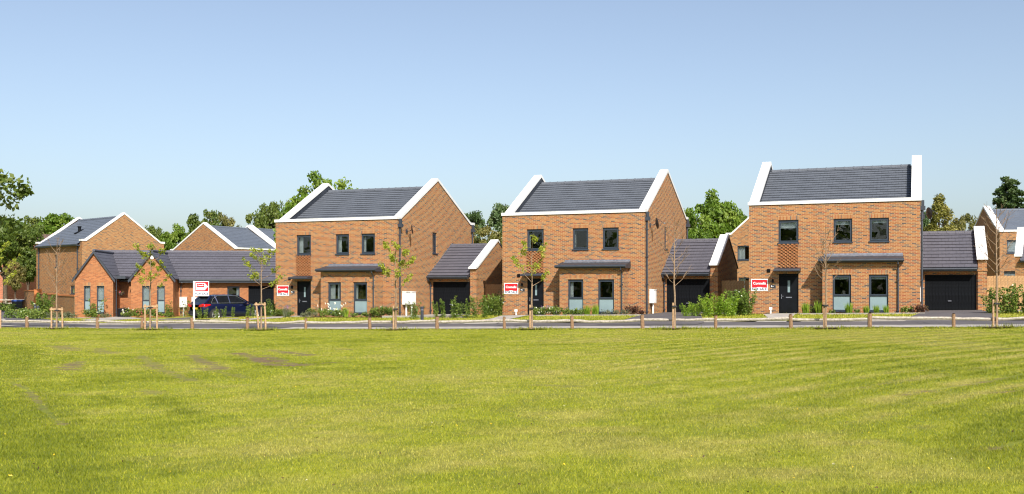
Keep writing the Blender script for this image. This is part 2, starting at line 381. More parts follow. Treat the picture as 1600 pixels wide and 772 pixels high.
def lawn_attrs(x, y):
    n1 = vnoise(x, y, 3.1, 1); n2 = vnoise(x, y, .9, 2); n3 = vnoise(x, y, .28, 3); n0 = vnoise(x + .5 * y, y, 7.5, 4)
    q = -.74 * x + .67 * y + .012 * (x - 4) ** 2                   # mower runs
    stripe = .5 + .5 * np.sin((q + .16 * n1) * 2 * pi / .78)
    near = sst(24, 8, y); ax, ay = GP(22, 596); bx_, by_ = GP(300, 765); side = ((bx_ - ax) * (y - ay) - (by_ - ay) * (x - ax)) / math.dist((ax, ay), (bx_, by_)); sw = sst(-.05, .55, -side + (n2 - .5) * .5) * sst(ay + 2.5, ay - .5, y)
    right = sst(0, 7, x + .12 * (y - 14)) * sst(8, 13, y) * sst(42, 26, y)
    dry = np.clip((.30 * n1 + .30 * n2 + .34 * n3 + .16 * n0 - .50) * 1.7 - .3 * sw + .50 * right * (stripe - .5), 0, .8)
    lush = np.clip(((1 - n0) * .35 + (1 - n2) * .35 + (1 - n1) * .2 + n3 * .25 - .66) * 2.6 + .20 * near + .12 * right * (1 - stripe) + .45 * sw, 0, .88)
    jit = vnoise(x, y, .35, 9) * .6 + vnoise(x, y, .12, 10) * .4
    rut = sst(.80, .97, 1 - stripe) * right; lush = np.clip(lush + .45 * rut, 0, .9); dry = np.clip(dry + .35 * sst(.75, .97, stripe) * right * n2, 0, .85)
    soil = np.maximum(streak(x, y, WORN, jit), .55 * rut * sst(.55, .8, n1))
    lush = np.maximum(lush, streak(x, y, LUSHL, jit) * .9) * (1 - soil)
    return dry, lush, soil

# ground sheets
gx = np.concatenate([np.linspace(-1500, -90, 12), np.arange(-80, 81, 4.0), np.linspace(90, 1500, 12)])
gy = np.concatenate([np.linspace(-300, -12, 6), np.arange(-8, 140, 3.0), np.linspace(150, 2400, 14)])
X, Y = np.meshgrid(gx, gy); Zg = G(X, Y) - 0.10; n = len(gx)
fi = np.array([(j * n + i, j * n + i + 1, (j + 1) * n + i + 1, (j + 1) * n + i) for j in range(len(gy) - 1) for i in range(n - 1)])
tag(link_mesh('ground', fast_mesh('ground', np.stack([X, Y, Zg], -1).reshape(-1, 3), fi, M['verge'])), kind='structure')

def sheet(name, p0, p1, w0, w1, mat, off, dp=1.0, dw=.5, attrs=False):
    P = np.linspace(p0, p1, max(2, int((p1 - p0) / dp) + 1)); Wd = np.linspace(w0, w1, max(2, int((w1 - w0) / dw) + 1))
    A, B = np.meshgrid(P, Wd); xx, yy = xy(A, B); zz = G(xx, yy) + off; n = len(P)
    f = np.array([(j * n + i, j * n + i + 1, (j + 1) * n + i + 1, (j + 1) * n + i) for j in range(len(Wd) - 1) for i in range(n - 1)])
    at_ = None
    if attrs:
        x, y = xx.ravel(), yy.ravel(); d, l, s = lawn_attrs(x, y); at_ = dict(dry=d, lush=l, soil=s, rnd=nrs.rand(len(x)) * .5 + .15)
        zz = zz + (vnoise(xx, yy, 1.3, 21) - .5) * .03 * sst(0, -3, B)
    return tag(link_mesh(name, fast_mesh(name, np.stack([xx, yy, zz], -1).reshape(-1, 3), f, mat, at_, True)), kind='structure')
sheet('lawn', -60, 40, -46, 0.25, M['lawn'], 0.0, .25, .25, True)

def patch(name, pts, mat, off, img=True, seg=1.0):
    pts = [GP(*q) if img else q for q in pts]
    den = []
    for a, b in zip(pts, pts[1:] + pts[:1]):
        k = max(1, int(math.dist(a, b) / seg))
        den += [(a[0] + (b[0] - a[0]) * i / k, a[1] + (b[1] - a[1]) * i / k) for i in range(k)]
    import bmesh
    bm = bmesh.new(); vsx = [bm.verts.new((x, y, gz(x, y) + (.016 + (off - .016) * float(sst(4.9, 5.9, pw(x, y)[1])) if pw(x, y)[1] > 1 else off))) for x, y in den]; bm.faces.new(vsx)
    bmesh.ops.triangulate(bm, faces=bm.faces[:]); me = bpy.data.meshes.new(name); bm.to_mesh(me); bm.free(); me.materials.append(mat)
    return tag(link_mesh(name, me), kind='structure')

def box_along(name, pts, width, h0, h1, mat, kind='structure'):  # a kerb: a real step following the ground
    mb = MB(); m = len(pts); R = []
    for i, q in enumerate(pts):
        a = pts[max(i - 1, 0)]; b = pts[min(i + 1, m - 1)]; L = math.dist(a, b); nx, ny = -(b[1] - a[1]) / L, (b[0] - a[0]) / L
        z = gz(*q); R.append([(q[0] + nx * s * width / 2, q[1] + ny * s * width / 2, z + h) for s, h in ((-1, h0), (1, h0), (1, h1), (-1, h1))])
    for r in R: mb.v += r
    for i in range(m - 1):
        for k in range(4): mb.f.append((i * 4 + k, i * 4 + (k + 1) % 4, (i + 1) * 4 + (k + 1) % 4, (i + 1) * 4 + k))
    mb.f += [(0, 1, 2, 3), tuple((m - 1) * 4 + k for k in (3, 2, 1, 0))]
    return tag(mb.build(name, mat), kind=kind)
def pline(p0, p1, w, step=1.0):
    k = max(1, int(abs(p1 - p0) / step)); return [xy(p0 + (p1 - p0) * i / k, w) for i in range(k + 1)]

sheet('road', -75, 45, 0.25, 5.0, M['asphalt'], 0.0, 1.5, .6)
sheet('footpath', -24, 6.4, 0.35, 2.0, M['conc'], 0.03)
sheet('footpath', -52, -40, 0.9, 2.6, M['conc'], 0.03)
sheet('footpath', -38, -26, 0.3, 1.0, M['conc'], 0.03)
box_along('kerb', pline(-70, 40, 0.2), .14, -.1, .012, M['kerb'])
sheet('verge', -27, 45, 5.0, 30.0, M['verge'], 0.05)
sheet('verge', -45, -27, 5.0, 30.0, M['verge'], 0.05)
box_along('kerb', pline(-45, -13.0, 5.02), .14, -.1, .09, M['kerb'])
box_along('kerb', pline(-9.5, -4.6, 5.02), .14, -.1, .09, M['kerb'])
box_along('kerb', pline(-1.9, 4.2, 5.02), .14, -.1, .09, M['kerb'])
box_along('kerb', pline(8.2, 45, 5.02), .14, -.1, .09, M['kerb'])

# ------------------------------------------------------------------ building kit
def wall_grid(mb, T, s0, s1, z0, z1, holes, th):
    """a wall with openings, T(s, z, depth) -> point; front and back faces and the reveals of every opening"""
    S = sorted({s0, s1, *[h[0] for h in holes], *[h[1] for h in holes]}); Z = sorted({z0, z1, *[h[2] for h in holes], *[h[3] for h in holes]})
    for a, b in zip(S, S[1:]):
        for c, d in zip(Z, Z[1:]):
            if any(h[0] <= a and b <= h[1] and h[2] <= c and d <= h[3] for h in holes): continue
            for dd in (0, th): mb.quad(T(a, c, dd), T(b, c, dd), T(b, d, dd), T(a, d, dd))
    for a, b, c, d in holes:
        mb.quad(T(a, c, 0), T(a, d, 0), T(a, d, th), T(a, c, th)); mb.quad(T(b, c, 0), T(b, d, 0), T(b, d, th), T(b, c, th))
        mb.quad(T(a, d, 0), T(b, d, 0), T(b, d, th), T(a, d, th)); mb.quad(T(a, c, 0), T(b, c, 0), T(b, c, th), T(a, c, th))
    mb.quad(T(s0, z0, 0), T(s0, z1, 0), T(s0, z1, th), T(s0, z0, th)); mb.quad(T(s1, z0, 0), T(s1, z1, 0), T(s1, z1, th), T(s1, z0, th))

def window(parent, T, s0, s1, z0, z1, split=None, drape=None, fw=.055, dep=.07, casement=True, sill=True, frost=True, fm=None):
    """frame (the part) > pane, frosted pane, curtain or blind, sill"""
    mb = MB(); a, b = dep, dep + .08
    mb.fbox(T, s0 + .004, s0 + fw, z0 + .004, z1 - .004, a, b); mb.fbox(T, s1 - fw, s1 - .004, z0 + .004, z1 - .004, a, b)
    mb.fbox(T, s0 + fw, s1 - fw, z1 - fw - .02, z1 - .004, a, b); mb.fbox(T, s0 + fw, s1 - fw, z0 + .004, z0 + fw, a, b)
    top0 = z0 + fw
    if split: mb.fbox(T, s0 + fw, s1 - fw, split - fw / 2, split + fw / 2, a, b); top0 = split + fw / 2
    i0, i1, j0, j1 = s0 + fw, s1 - fw, top0, z1 - fw - .02
    if casement:                                                   # the opening sash, proud of the frame
        e = .045; mb.fbox(T, i0, i0 + e, j0, j1, a - .018, b - .02); mb.fbox(T, i1 - e, i1, j0, j1, a - .018, b - .02)
        mb.fbox(T, i0 + e, i1 - e, j0, j0 + e, a - .018, b - .02); mb.fbox(T, i0 + e, i1 - e, j1 - e, j1, a - .018, b - .02)
    f = mb.build('window', fm or M['frame'], parent)
    p = MB(); p.fbox(T, i0, i1, j0, j1, a + .03, a + .048); p.build('pane', M['glass'], f)
    if split and frost:
        p = MB(); p.fbox(T, i0, i1, z0 + fw, split - fw / 2, a + .03, a + .05); p.build('frosted_pane', M['frost'], f)
    elif split:
        p = MB(); p.fbox(T, i0, i1, z0 + fw, split - fw / 2, a + .03, a + .05); p.build('pane', M['glass'], f)
    if sill:
        p = MB(); p.fbox(T, s0 - .03, s1 + .03, z0 - .05, z0, -.05, a); p.build('sill', M['frame'], f)
    if drape:
        kind, amt = drape; m = MB()
        if kind in ('curtain', 'curtain_right', 'curtains'):       # pleated cloth hanging behind the glass
            for side in ((0,) if kind == 'curtain' else (1,) if kind == 'curtain_right' else (0, 1)):
                L = (s1 - s0) * amt; k = 10
                for q in range(k):
                    u0, u1 = q / k, (q + 1) / k
                    A, B = (s0 + L * u0, s0 + L * u1) if side == 0 else (s1 - L * u1, s1 - L * u0)
                    d0, d1 = b + .08 + .03 * (q % 2), b + .08 + .03 * ((q + 1) % 2)
                    m.quad(T(A, z0, d0), T(B, z0, d1), T(B, z1, d1), T(A, z1, d0))
            m.build('curtain', M['curtain'], f, uv=False)
        else:
            m.fbox(T, s0 + .02, s1 - .02, z1 - (z1 - (split or z0)) * amt, z1, b + .04, b + .05); m.build('blind', M['blind'], f, uv=False)
    return f

def soldier(parent, T, s0, s1, z, h=.215):
    mb = MB(); mb.fbox(T, s0, s1, z + .002, z + h, -.003, .05); return mb.build('lintel_course', M['soldier'], parent)

TILES = {}
def tile_course_mesh(width, g, seed, mat):
    key = (round(width, 2), g, seed, mat.name)
    if key in TILES: return TILES[key]
    r = random.Random(seed); v = []; f = []; at_ = []; x = -.165 * (seed % 2); tw = .33
    while x < width - 1e-4:
        a, b = max(0, x) + .003, min(width, x + tw) - .003; x += tw
        if b - a < .02: continue
        j = r.uniform(-.002, .002); base = len(v); h0 = .034; q = r.random()
        v += [(a, 0, h0), (b, 0, h0), (b, 0, .062 + j), (a, 0, .062 + j), (a, g + .05, .016), (b, g + .05, .016)]
        f += [(base, base + 1, base + 2, base + 3), (base + 3, base + 2, base + 5, base + 4)]; at_ += [q] * 6
        v += [(a, 0, h0), (a, 0, .062 + j), (a, g + .05, .016), (b, 0, h0), (b, g + .05, .016), (b, 0, .062 + j)]
        f += [(base + 6, base + 7, base + 8, base + 8), (base + 9, base + 10, base + 11, base + 11)]; at_ += [q] * 6
    me = bpy.data.meshes.new('tile_course'); me.from_pydata(v, [], [t if t[2] != t[3] else t[:3] for t in f]); me.materials.append(mat)
    a = me.attributes.new('rnd', 'FLOAT', 'POINT'); a.data.foreach_set('value', at_); me.update()
    TILES[key] = me; return me

def tile_slope(parent, x0, width, y_e, z_e, y_r, z_r, mat, g=.30, under=True):
    """courses laid from the eaves line (y_e, z_e) up to the ridge line (y_r, z_r), each course a part"""
    L = math.hypot(y_r - y_e, z_r - z_e); k = max(1, round(L / g)); gg = L / k; ang = atan2(z_r - z_e, abs(y_r - y_e)); sg = 1 if y_r > y_e else -1
    for i in range(k):
        me = tile_course_mesh(width, round(gg, 3), i % 4, mat)
        t = i * gg; yy = y_e + sg * t * cos(ang); zz = z_e + t * sin(ang)
        o = link_mesh('tile_course', me, parent, (x0, yy, zz), (ang, 0, 0))
        if sg < 0: o.rotation_euler = (ang, 0, pi); o.location.x = x0 + width
    if under:
        mb = MB(); mb.prism_x([(y_e, z_e - .02), (y_r, z_r - .02), (y_r, z_r - .14), (y_e, z_e - .14)], x0 + .01, x0 + width - .01); mb.build('roof_deck', M['slate'], parent, uv=False)

RIDGE = {}
def ridge_tiles(parent, x0, x1, y, z, mat, L=.45):
    k = max(1, round((x1 - x0) / L)); l = (x1 - x0) / k; key = (round(l, 3), mat.name)
    if key not in RIDGE:
        mb = MB(); pts = [(-.15, -.07), (-.12, .0), (-.05, .055), (.05, .055), (.12, .0), (.15, -.07)]
        mb.prism_x(pts, .012, l); mb.prism_x([(a * 1.08, b * 1.05 + .012) for a, b in pts], -.02, .035); RIDGE[key] = mb.mesh('ridge_tile', mat)
    for i in range(k): link_mesh('ridge_tile', RIDGE[key], parent, (x0 + i * l, y, z))

def downpipe(parent, pts, r=.04, hopper=None, mat=None):
    mb = MB(); mb.tube(pts, r, 8)
    for p in pts[1:-1]: pass
    if hopper:
        x, y, z = hopper; mb.box(x - .11, x + .11, y - .11, y + .11, z - .13, z + .06); mb.box(x - .06, x + .06, y - .06, y + .06, z + .06, z + .33)
    z0, z1 = pts[-1][2], pts[0][2]; x, y = pts[-1][0], pts[-1][1]
    z = z0 + .5
    while z < z1 - .3: mb.box(x - r - .015, x + r + .015, y - r - .015, y + r + .03, z, z + .05); z += 1.4
    return mb.build('downpipe', mat or M['pipe'], parent)

AL = atan2(.3714, .9285)                                            # the three houses all face the same way
U = (.9285, -.3714); D = (.3714, .9285)
HOUSES = [((-13.48, 58.4), .15), ((-.51, 54.9), .277), ((11.62, 50.2), .458)]
HW, HD = 7.8, 10.25
def HL(h, lx, ly):
    (x, y), z = HOUSES[h]; return (x + lx * U[0] + ly * D[0], y + lx * U[1] + ly * D[1])

PROF = [(-.06, 5.46), (.35, 5.46), (5.0, 8.0), (9.7, 5.68), (10.31, 5.68)]
def prof_z(y):
    for (a, b), (c, d) in zip(PROF, PROF[1:]):
        if a <= y <= c: return b + (d - b) * (y - a) / (c - a)

def make_house(idx, label, drapes):
    (hx, hy), hz = HOUSES[idx]
    H = thing('brick_house', label, 'house', (hx, hy, hz), -AL, 'two-storey brick houses with white copings')
    # brickwork
    up = [(1.40, 2.35, 3.45, 4.55), (3.96, 4.81, 3.45, 4.55), (5.58, 6.44, 3.45, 4.55)]
    door = (1.42, 2.35, -.3, 1.95)
    side = (4.35, 4.95, 3.58, 4.80)
    TF = lambda s, z, d: (s, d, z)
    mb = MB(); wall_grid(mb, TF, 0, HW, -.5, 5.30, up + [door, (3.9, 4.9, 0.1, 2.2), (5.5, 6.5, 0.1, 2.2)], .30); mb.build('front_wall', M['brick'], H)
    TR = lambda s, z, d: (HW - d, s, z)
    TL = lambda s, z, d: (d, s, z)
    for T, holes in ((TR, [side]), (TL, [])):
        mb = MB(); wall_grid(mb, T, .302, HD, -.5, 5.30, holes, .35)
        for d in (0, .35): mb.quad(*[T(max(y, .302) if y < 5 else min(y, HD), max(z - .16, 5.30), d) for y, z in PROF], T(HD, 5.30, d), T(.302, 5.30, d))
        mb.build('gable_wall', M['brick'], H)
    mb = MB(); mb.box(.36, HW - .36, HD - .3, HD, -.5, 5.45); mb.build('back_wall', M['brick'], H)
    mb = MB(); mb.box(.36, HW - .36, .31, HD - .31, 2.55, 2.75); mb.box(.36, HW - .36, .31, HD - .31, -.2, -.02); mb.box(.36, HW - .36, 3.6, 3.7, -.02, 5.2); mb.build('room_floor', M['floorin'], H)
    # parapet coping: one slab over the front, two up the gables
    mb = MB(); mb.box(.405, HW - .405, -.06, .34, 5.303, 5.458); mb.build('coping', M['white'], H)
    for x0, x1 in ((-.05, .40), (HW - .40, HW + .05)):
        mb = MB(); mb.prism_x(PROF + [(y, z - .157) for y, z in reversed(PROF)], x0, x1)
        mb.build('coping', M['white'], H)
    for x0 in (.352, HW - .359):                                    # lead-grey lining on the roof side of each gable parapet
        q = PROF[1:4]; mb = MB(); mb.prism_x([(y, z - .162) for y, z in q] + [(y, z - .75) for y, z in reversed(q)], x0, x0 + .007); mb.build('parapet_flashing', M['slate'], H)
    # roof
    tile_slope(H, .362, HW - .724, .10, 4.80, 5.0, 7.45, M['tile']); tile_slope(H, .362, HW - .724, 9.9, 4.80, 5.0, 7.45, M['tile'])
    ridge_tiles(H, .46, HW - .46, 5.0, 7.50, M['tile'])
    # upper windows
    for i, (a, b, c, d) in enumerate(up):
        window(H, TF, a, b, c, d, None, drapes.get('up%d' % i)); soldier(H, TF, a - .02, b + .02, d)
    window(H, TR, *side, None, None, casement=False, fw=.09)
    # front door under a little slab canopy
    mb = MB(); f = .06
    mb.box(1.42, 1.42 + f, .06, .15, 0, 1.94); mb.box(2.35 - f, 2.35, .06, .15, 0, 1.94); mb.box(1.42 + f, 2.35 - f, .06, .15, 1.86, 1.94)
    dr = mb.build('front_door', M['black'], H)
    a, b = 1.484, 2.286
    mb = MB(); gx0, gx1, gz0, gz1 = 1.83, 1.95, 1.05, 1.62                # leaf built round its glazed slot
    mb.box(a, gx0, .08, .125, .012, 1.856); mb.box(gx1, b, .08, .125, .012, 1.856); mb.box(gx0, gx1, .08, .125, .012, gz0); mb.box(gx0, gx1, .08, .125, gz1, 1.856)
    mb.build('door_leaf', M['black'], dr)
    mb = MB(); mb.box(gx0, gx1, .095, .11, gz0, gz1); mb.build('glazed_slot', M['frost'], dr)
    mb = MB(); mb.box(1.75, 2.03, .066, .08, .78, .83); mb.build('letter_plate', M['lead'], dr)
    mb = MB(); mb.box(1.53, 1.56, .055, .08, .74, .95); mb.tube([(1.545, .04, .86), (1.64, .04, .86)], .012, 6); mb.build('handle', M['lead'], dr)
    mb = MB(); mb.box(1.36, 2.41, -.4, .06, -.22, -.005); mb.build('doorstep', M['conc'], H)
    mb = MB(); mb.prism_x([(-.003, 2.06), (-.58, 2.06), (-.60, 2.10), (-.58, 2.15), (-.003, 2.24)], 1.24, 2.46); mb.build('door_canopy', M['slate'], H)
    # panel of projecting headers between door canopy and landing window
    mb = MB(); r_ = 0; z = 2.27
    while z < 3.36:
        x = 1.41 + (.10 if r_ % 2 else 0)
        while x < 2.33: mb.box(x, min(x + .105, 2.34), -.05, .0, z + .004, z + .071); x += .20
        z += .075; r_ += 1
    tag(mb.build('projecting_bricks', M['panelbrick'], H), kind='stuff')
    # the bay
    bx0, bx1, by, bt = 3.53, 6.95, -.85, 2.44
    TB = lambda s, z, d: (s, by + d, z)
    lows = [(3.98, 4.81, .19, 1.88), (5.59, 6.44, .19, 1.88)]
    mb = MB(); wall_grid(mb, TB, bx0, bx1, -.5, bt, lows, .22)
    for T in ((lambda s, z, d: (bx0 + d, s, z)), (lambda s, z, d: (bx1 - d, s, z))): wall_grid(mb, T, by + .222, -.001, -.5, bt, [], .22)
    mb.build('bay_wall', M['brick'], H)
    for i, (a, b, c, d) in enumerate(lows):
        window(H, TB, a, b, c, d, .90, drapes.get('low%d' % i)); soldier(H, TB, a - .02, b + .02, d)
    mb = MB(); mb.box(bx0 + .22, bx1 - .22, by + .22, .3, -.2, .0); mb.build('bay_floor', M['floorin'], H)
    mb = MB(); mb.prism_x([(-.003, 2.80), (-1.08, 2.585), (-1.08, 2.45), (-.003, 2.45)], 3.38, 7.08); br = mb.build('bay_roof', M['slate'], H)
    mb = MB(); mb.prism_x([(-.003, 2.90), (-.02, 2.90), (-.03, 2.835), (-.28, 2.775), (-.28, 2.75), (-.003, 2.805)], 3.55, 7.05); mb.build('flashing', M['lead'], br)
    mb = MB(); mb.tube([(3.36, -1.13, 2.545), (7.12, -1.13, 2.545)], .062, 10); mb.box(3.37, 7.11, -1.145, -1.085, 2.545, 2.615); mb.build('gutter', M['pipe'], br)
    downpipe(H, [(6.86, -1.12, 2.5), (6.86, -1.12, 2.38), (6.86, -.91, 2.18), (6.86, -.91, -.3)], .035)
    downpipe(H, [(HW + .07, .22, 4.9), (HW + .07, .22, -.3)], .045, (HW + .112, .22, 5.0)); downpipe(H, [(HW + .07, 9.9, 5.1), (HW + .07, 9.9, 2.0)], .045, (HW + .112, 9.9, 5.2))
    # small fittings on the front
    mb = MB(); mb.box(.86, 1.02, -.03, 0, 2.02, 2.18)
    for q in range(3): mb.box(.875, 1.005, -.042, -.03, 2.04 + .045 * q, 2.065 + .045 * q)
    mb.build('air_vent', M['black'], H)
    mb = MB(); mb.box(1.13, 1.17, -.06, 0, 1.62, 1.68); mb.tube([(1.15, -.09, 1.52), (1.15, -.09, 1.66), (1.15, -.09, 1.70)], [.055, .05, .03], 8); mb.build('wall_lamp', M['black'], H)
    mb = MB(); mb.box(1.02, 1.28, -.018, 0, 1.28, 1.41); npl = mb.build('house_number', M['slate'], H)
    mb = MB(); mb.box(1.07, 1.10, -.022, -.018, 1.31, 1.385); mb.box(1.13, 1.17, -.022, -.018, 1.315, 1.345); mb.build('numeral', M['signwhite'], npl)
    return H

make_house(0, 'brick house with white copings farthest from us, beside the bungalow, its whole gable in view', dict(up0=('curtain', .32), up1=('curtain', .3), up2=('curtain', .22), low0=('curtains', .42), low1=('curtain', .2)))
make_house(1, 'brick house with white copings standing between the other two large houses', dict(up0=('curtain', .14), up1=('curtain', .14), up2=('blind', .08), low0=('curtain', .28), low1=('blind', .06)))
make_house(2, 'brick house with white copings nearest us, seen square on with no gable side showing', dict(up0=('blind', .36), up1=('blind', .26), up2=('blind', .22), low0=('blind', .22), low1=('blind', .22)))

# ------------------------------------------------------------------ garages, one against each house
GW, GD = 3.0, 6.0
def make_garage(idx, label):
    x, y = HL(idx, HW, 4.0); hz = HOUSES[idx][1]
    g = thing('garage', label, 'garage', (x, y, hz), -AL, 'brick garages with black board doors')
    TF = lambda s, z, d: (s, d, z); dx0, dx1, dz = .20, 2.54, 1.92
    mb = MB(); wall_grid(mb, TF, .004, 2.6, -.5, 2.2, [(dx0, dx1, -.35, dz)], .22); mb.build('front_wall', M['brick'], g)
    gp = [(-.12, 2.66), (3.0, 4.32), (6.05, 2.62)]
    mb = MB(); mb.prism_x([(-.12, -.5), (-.12, 2.60)] + [(y, z - .002) for y, z in gp] + [(6.05, -.5)], 2.602, GW); mb.build('gable_wall', M['brick'], g)
    mb = MB(); mb.box(2.58, GW + .03, -.15, .10, 2.08, 2.155); mb.build('corbel_course', M['brick'], g)
    mb = MB(); mb.box(.004, 2.6, 5.78, 6.0, -.5, 2.4); mb.build('back_wall', M['brick'], g)
    pr = [(-.26, 2.64), (-.02, 2.70), (3.0, 4.34), (3.25, 4.20)]
    mb = MB(); mb.prism_x(pr + [(y, z + .11) for y, z in reversed(pr)], 2.55, GW + .05); mb.build('coping', M['white'], g)
    pr = [(3.27, 4.18), (6.2, 2.56)]
    mb = MB(); mb.prism_x(pr + [(y, z + .09) for y, z in reversed(pr)], 2.57, GW + .04); mb.build('coping', M['pipe'], g)
    tile_slope(g, .02, 2.56, -.36, 2.24, 3.0, 4.13, M['tile2'], .345); tile_slope(g, .02, 2.56, 6.3, 2.24, 3.0, 4.13, M['tile2'], .345)
    ridge_tiles(g, .02, 2.55, 3.0, 4.17, M['tile2'])
    mb = MB(); mb.prism_x([(-.40, 2.18), (-.02, 2.42), (3.0, 4.28), (3.0, 4.16), (-.40, 2.08)], -.045, .012); mb.build('verge_flashing', M['lead'], g)
    mb = MB(); mb.tube([(-.02, -.42, 2.19), (2.56, -.42, 2.19)], .06, 10); mb.box(.0, 2.56, -.40, -.36, 2.08, 2.24); mb.build('gutter', M['pipe'], g)
    mb = MB(); mb.box(.004, 2.56, -.36, -.002, 2.10, 2.13); mb.build('soffit', M['pipe'], g)
    downpipe(g, [(.09, -.42, 2.15), (.09, -.42, 2.02), (.09, -.07, 1.85), (.09, -.07, -.25)], .034)
    mb = MB(); mb.box(dx0, dx0 + .06, .03, .1, -.2, dz); mb.box(dx1 - .06, dx1, .03, .1, -.2, dz); mb.box(dx0 + .06, dx1 - .06, .03, .1, dz - .06, dz)
    d = mb.build('garage_door', M['black'], g); n = 15; w = (dx1 - dx0 - .12) / n
    for i in range(n):
        if i in (0, 7):
            me = None
        mb = MB(); mb.box(0, w - .012, 0, .03, -.12, dz - .07); mb.box(w - .012, w, .014, .03, -.12, dz - .07)
        if i == 0: pm = mb.mesh('plank', M['plank'])
        link_mesh('plank', pm, d, (dx0 + .06 + i * w, .05 + .004 * (i % 2), 0))
    mb = MB(); mb.tube([(1.34, .045, .62), (1.34, .01, .62)], .025, 8); mb.box(1.26, 1.42, .002, .02, .60, .64); mb.build('handle', M['lead'], d)
    mb = MB(); mb.box(dx0 + .03, dx1 - .03, .12, .16, -.2, dz); mb.build('backing_sheet', M['black'], d)
    return g
make_garage(0, 'garage with a black board door behind upright laurels, its gable wall half in shadow')
make_garage(1, 'garage with a black board door partly behind the bright green bush')
make_garage(2, 'garage with a fully visible black board door beside the nearest house')

# ------------------------------------------------------------------ the bungalow
BB = radians(8); bx, byy = at(117, 65), 65.0
def BL(lx, ly): return (bx + lx * cos(BB) - ly * sin(BB), byy + lx * sin(BB) + ly * cos(BB))
BZ = -.08
B = thing('bungalow', 'low orange brick bungalow with two front gables and dark tiled roof', 'bungalow', (bx, byy, BZ), BB)
TF = lambda s, z, d: (s, d, z)
G1, G2 = (0.0, 2.32), (3.42, 6.02); MY = 1.9; EZ, RZ, MZ = 2.36, 4.08, 4.28
for (a, b), wins in ((G1, [(.55, .94), (1.33, 1.78)]), (G2, [(.68, 1.14), (1.60, 2.08)])):
    c = (a + b) / 2; holes = [(a + p, a + q, .20, 1.93) for p, q in wins]
    mb = MB(); wall_grid(mb, TF, a, b, -.4, EZ, holes, .2); mb.add([(a, 0, EZ), (b, 0, EZ), (c, 0, RZ - .03), (a, .2, EZ), (b, .2, EZ), (c, .2, RZ - .03)], [(0, 1, 2), (3, 4, 5)])
    mb.build('gable_wall', M['redbrick'], B)
    for e0, e1 in ((b - .2, b), (a, a + .2)):
        mb = MB(); mb.box(e0, e1, .202, MY, -.4, EZ); mb.build('return_wall', M['redbrick'], B)
    for p, q, r_, s_ in holes:
        window(B, TF, p, q, r_, s_, .98, ('blind', .95), fw=.05, casement=False); soldier(B, TF, p - .03, q + .03, s_, .2)
    # gable roof: two slopes of courses running back into the main roof, dark barge boards on the verge
    hw = (b - a) / 2 + .12; sl = atan2(RZ + .05 - EZ + .02, hw); L = math.hypot(hw, RZ + .05 - EZ + .02); k = round(L / .28)
    for sgn in (-1, 1):
        mb = MB()
        for i in range(k):
            t0, t1 = i / k, (i + 1) / k + .03
            x0, x1 = c + sgn * hw * (1 - t0), c + sgn * hw * (1 - t1); z0, z1 = EZ - .02 + (RZ + .07 - EZ) * t0, EZ - .02 + (RZ + .07 - EZ) * t1
            mb.quad((x0, -.12, z0 + .05), (x0, 5.0, z0 + .05), (x1, 5.0, z1 + .02), (x1, -.12, z1 + .02)); mb.quad((x0, -.12, z0 + .05), (x0, 5.0, z0 + .05), (x0, 5.0, z0), (x0, -.12, z0))
        mb.build('gable_roof', M['tile2'], B)
        mb = MB(); e0 = (c + sgn * (hw + .05), EZ - .10); e1 = (c, RZ + .09)
        mb.prism_y([e0, e1, (c, RZ - .10), (c + sgn * (hw + .02), EZ - .24)], -.16, -.10); mb.build('barge_board', M['pipe'], B)
    mb = MB(); mb.tube([(c, -.13, RZ + .10), (c, 5, RZ + .10)], .09, 8); mb.build('ridge_capping', M['tile2'], B)
mb = MB(); mb.tube([((G2[0] + G2[1]) / 2, -.04, RZ - .32), ((G2[0] + G2[1]) / 2, .02, RZ - .32)], .13, 14); mb.build('round_vent', M['white'], B)
mholes = [(9.15, 9.95, .05, 1.90), (10.52, 12.18, -.2, 1.92)]
mb = MB(); wall_grid(mb, lambda s, z, d: (s, MY + d, z), 2.32, 12.55, -.4, EZ, mholes, .25); mb.build('front_wall', M['redbrick'], B)
for q in ((.0, .2, MY + .003, 8.4), (12.35, 12.55, MY + .26, 8.4), (.2, 12.35, 8.2, 8.4)):
    mb = MB(); mb.box(*q, -.4, EZ); mb.build('end_wall', M['redbrick'], B)
for x0 in (.0, 12.35):
    mb = MB(); mb.prism_x([(MY + .26, EZ + .002), (5.15, MZ - .06), (8.4, EZ + .002)], x0 + .003, x0 + .197); mb.build('gable_peak', M['redbrick'], B)
tile_slope(B, -.08, 12.7, MY - .36, EZ - .02, 5.15, MZ, M['tile2'], .36); tile_slope(B, -.08, 12.7, 8.7, EZ - .02, 5.15, MZ, M['tile2'], .36)
ridge_tiles(B, -.08, 12.62, 5.15, MZ + .05, M['tile2'])
mb = MB(); mb.tube([(6.1, MY - .42, EZ - .06), (12.6, MY - .42, EZ - .06)], .06, 10); mb.box(6.1, 12.6, MY - .40, MY - .34, EZ - .22, EZ - .02); mb.build('gutter', M['pipe'], B)
mb = MB(); mb.box(6.1, 12.6, MY - .34, MY - .002, EZ - .22, EZ - .19); mb.build('soffit', M['pipe'], B)
window(B, lambda s, z, d: (s, MY + d, z), 9.15, 9.95, .05, 1.90, None, ('curtain_right', .3), fw=.07, casement=False)
mb = MB(); a, b = 10.52, 12.18; mb.box(a, a + .05, MY + .05, MY + .12, -.1, 1.92); mb.box(b - .05, b, MY + .05, MY + .12, -.1, 1.92); mb.box(a + .05, b - .05, MY + .05, MY + .12, 1.86, 1.92)
gd = mb.build('garage_door', M['black'], B); mb = MB(); w = (b - a - .1) / 11; mb.box(0, w - .012, 0, .03, -.1, 1.85); pm = mb.mesh('plank', M['plank'])
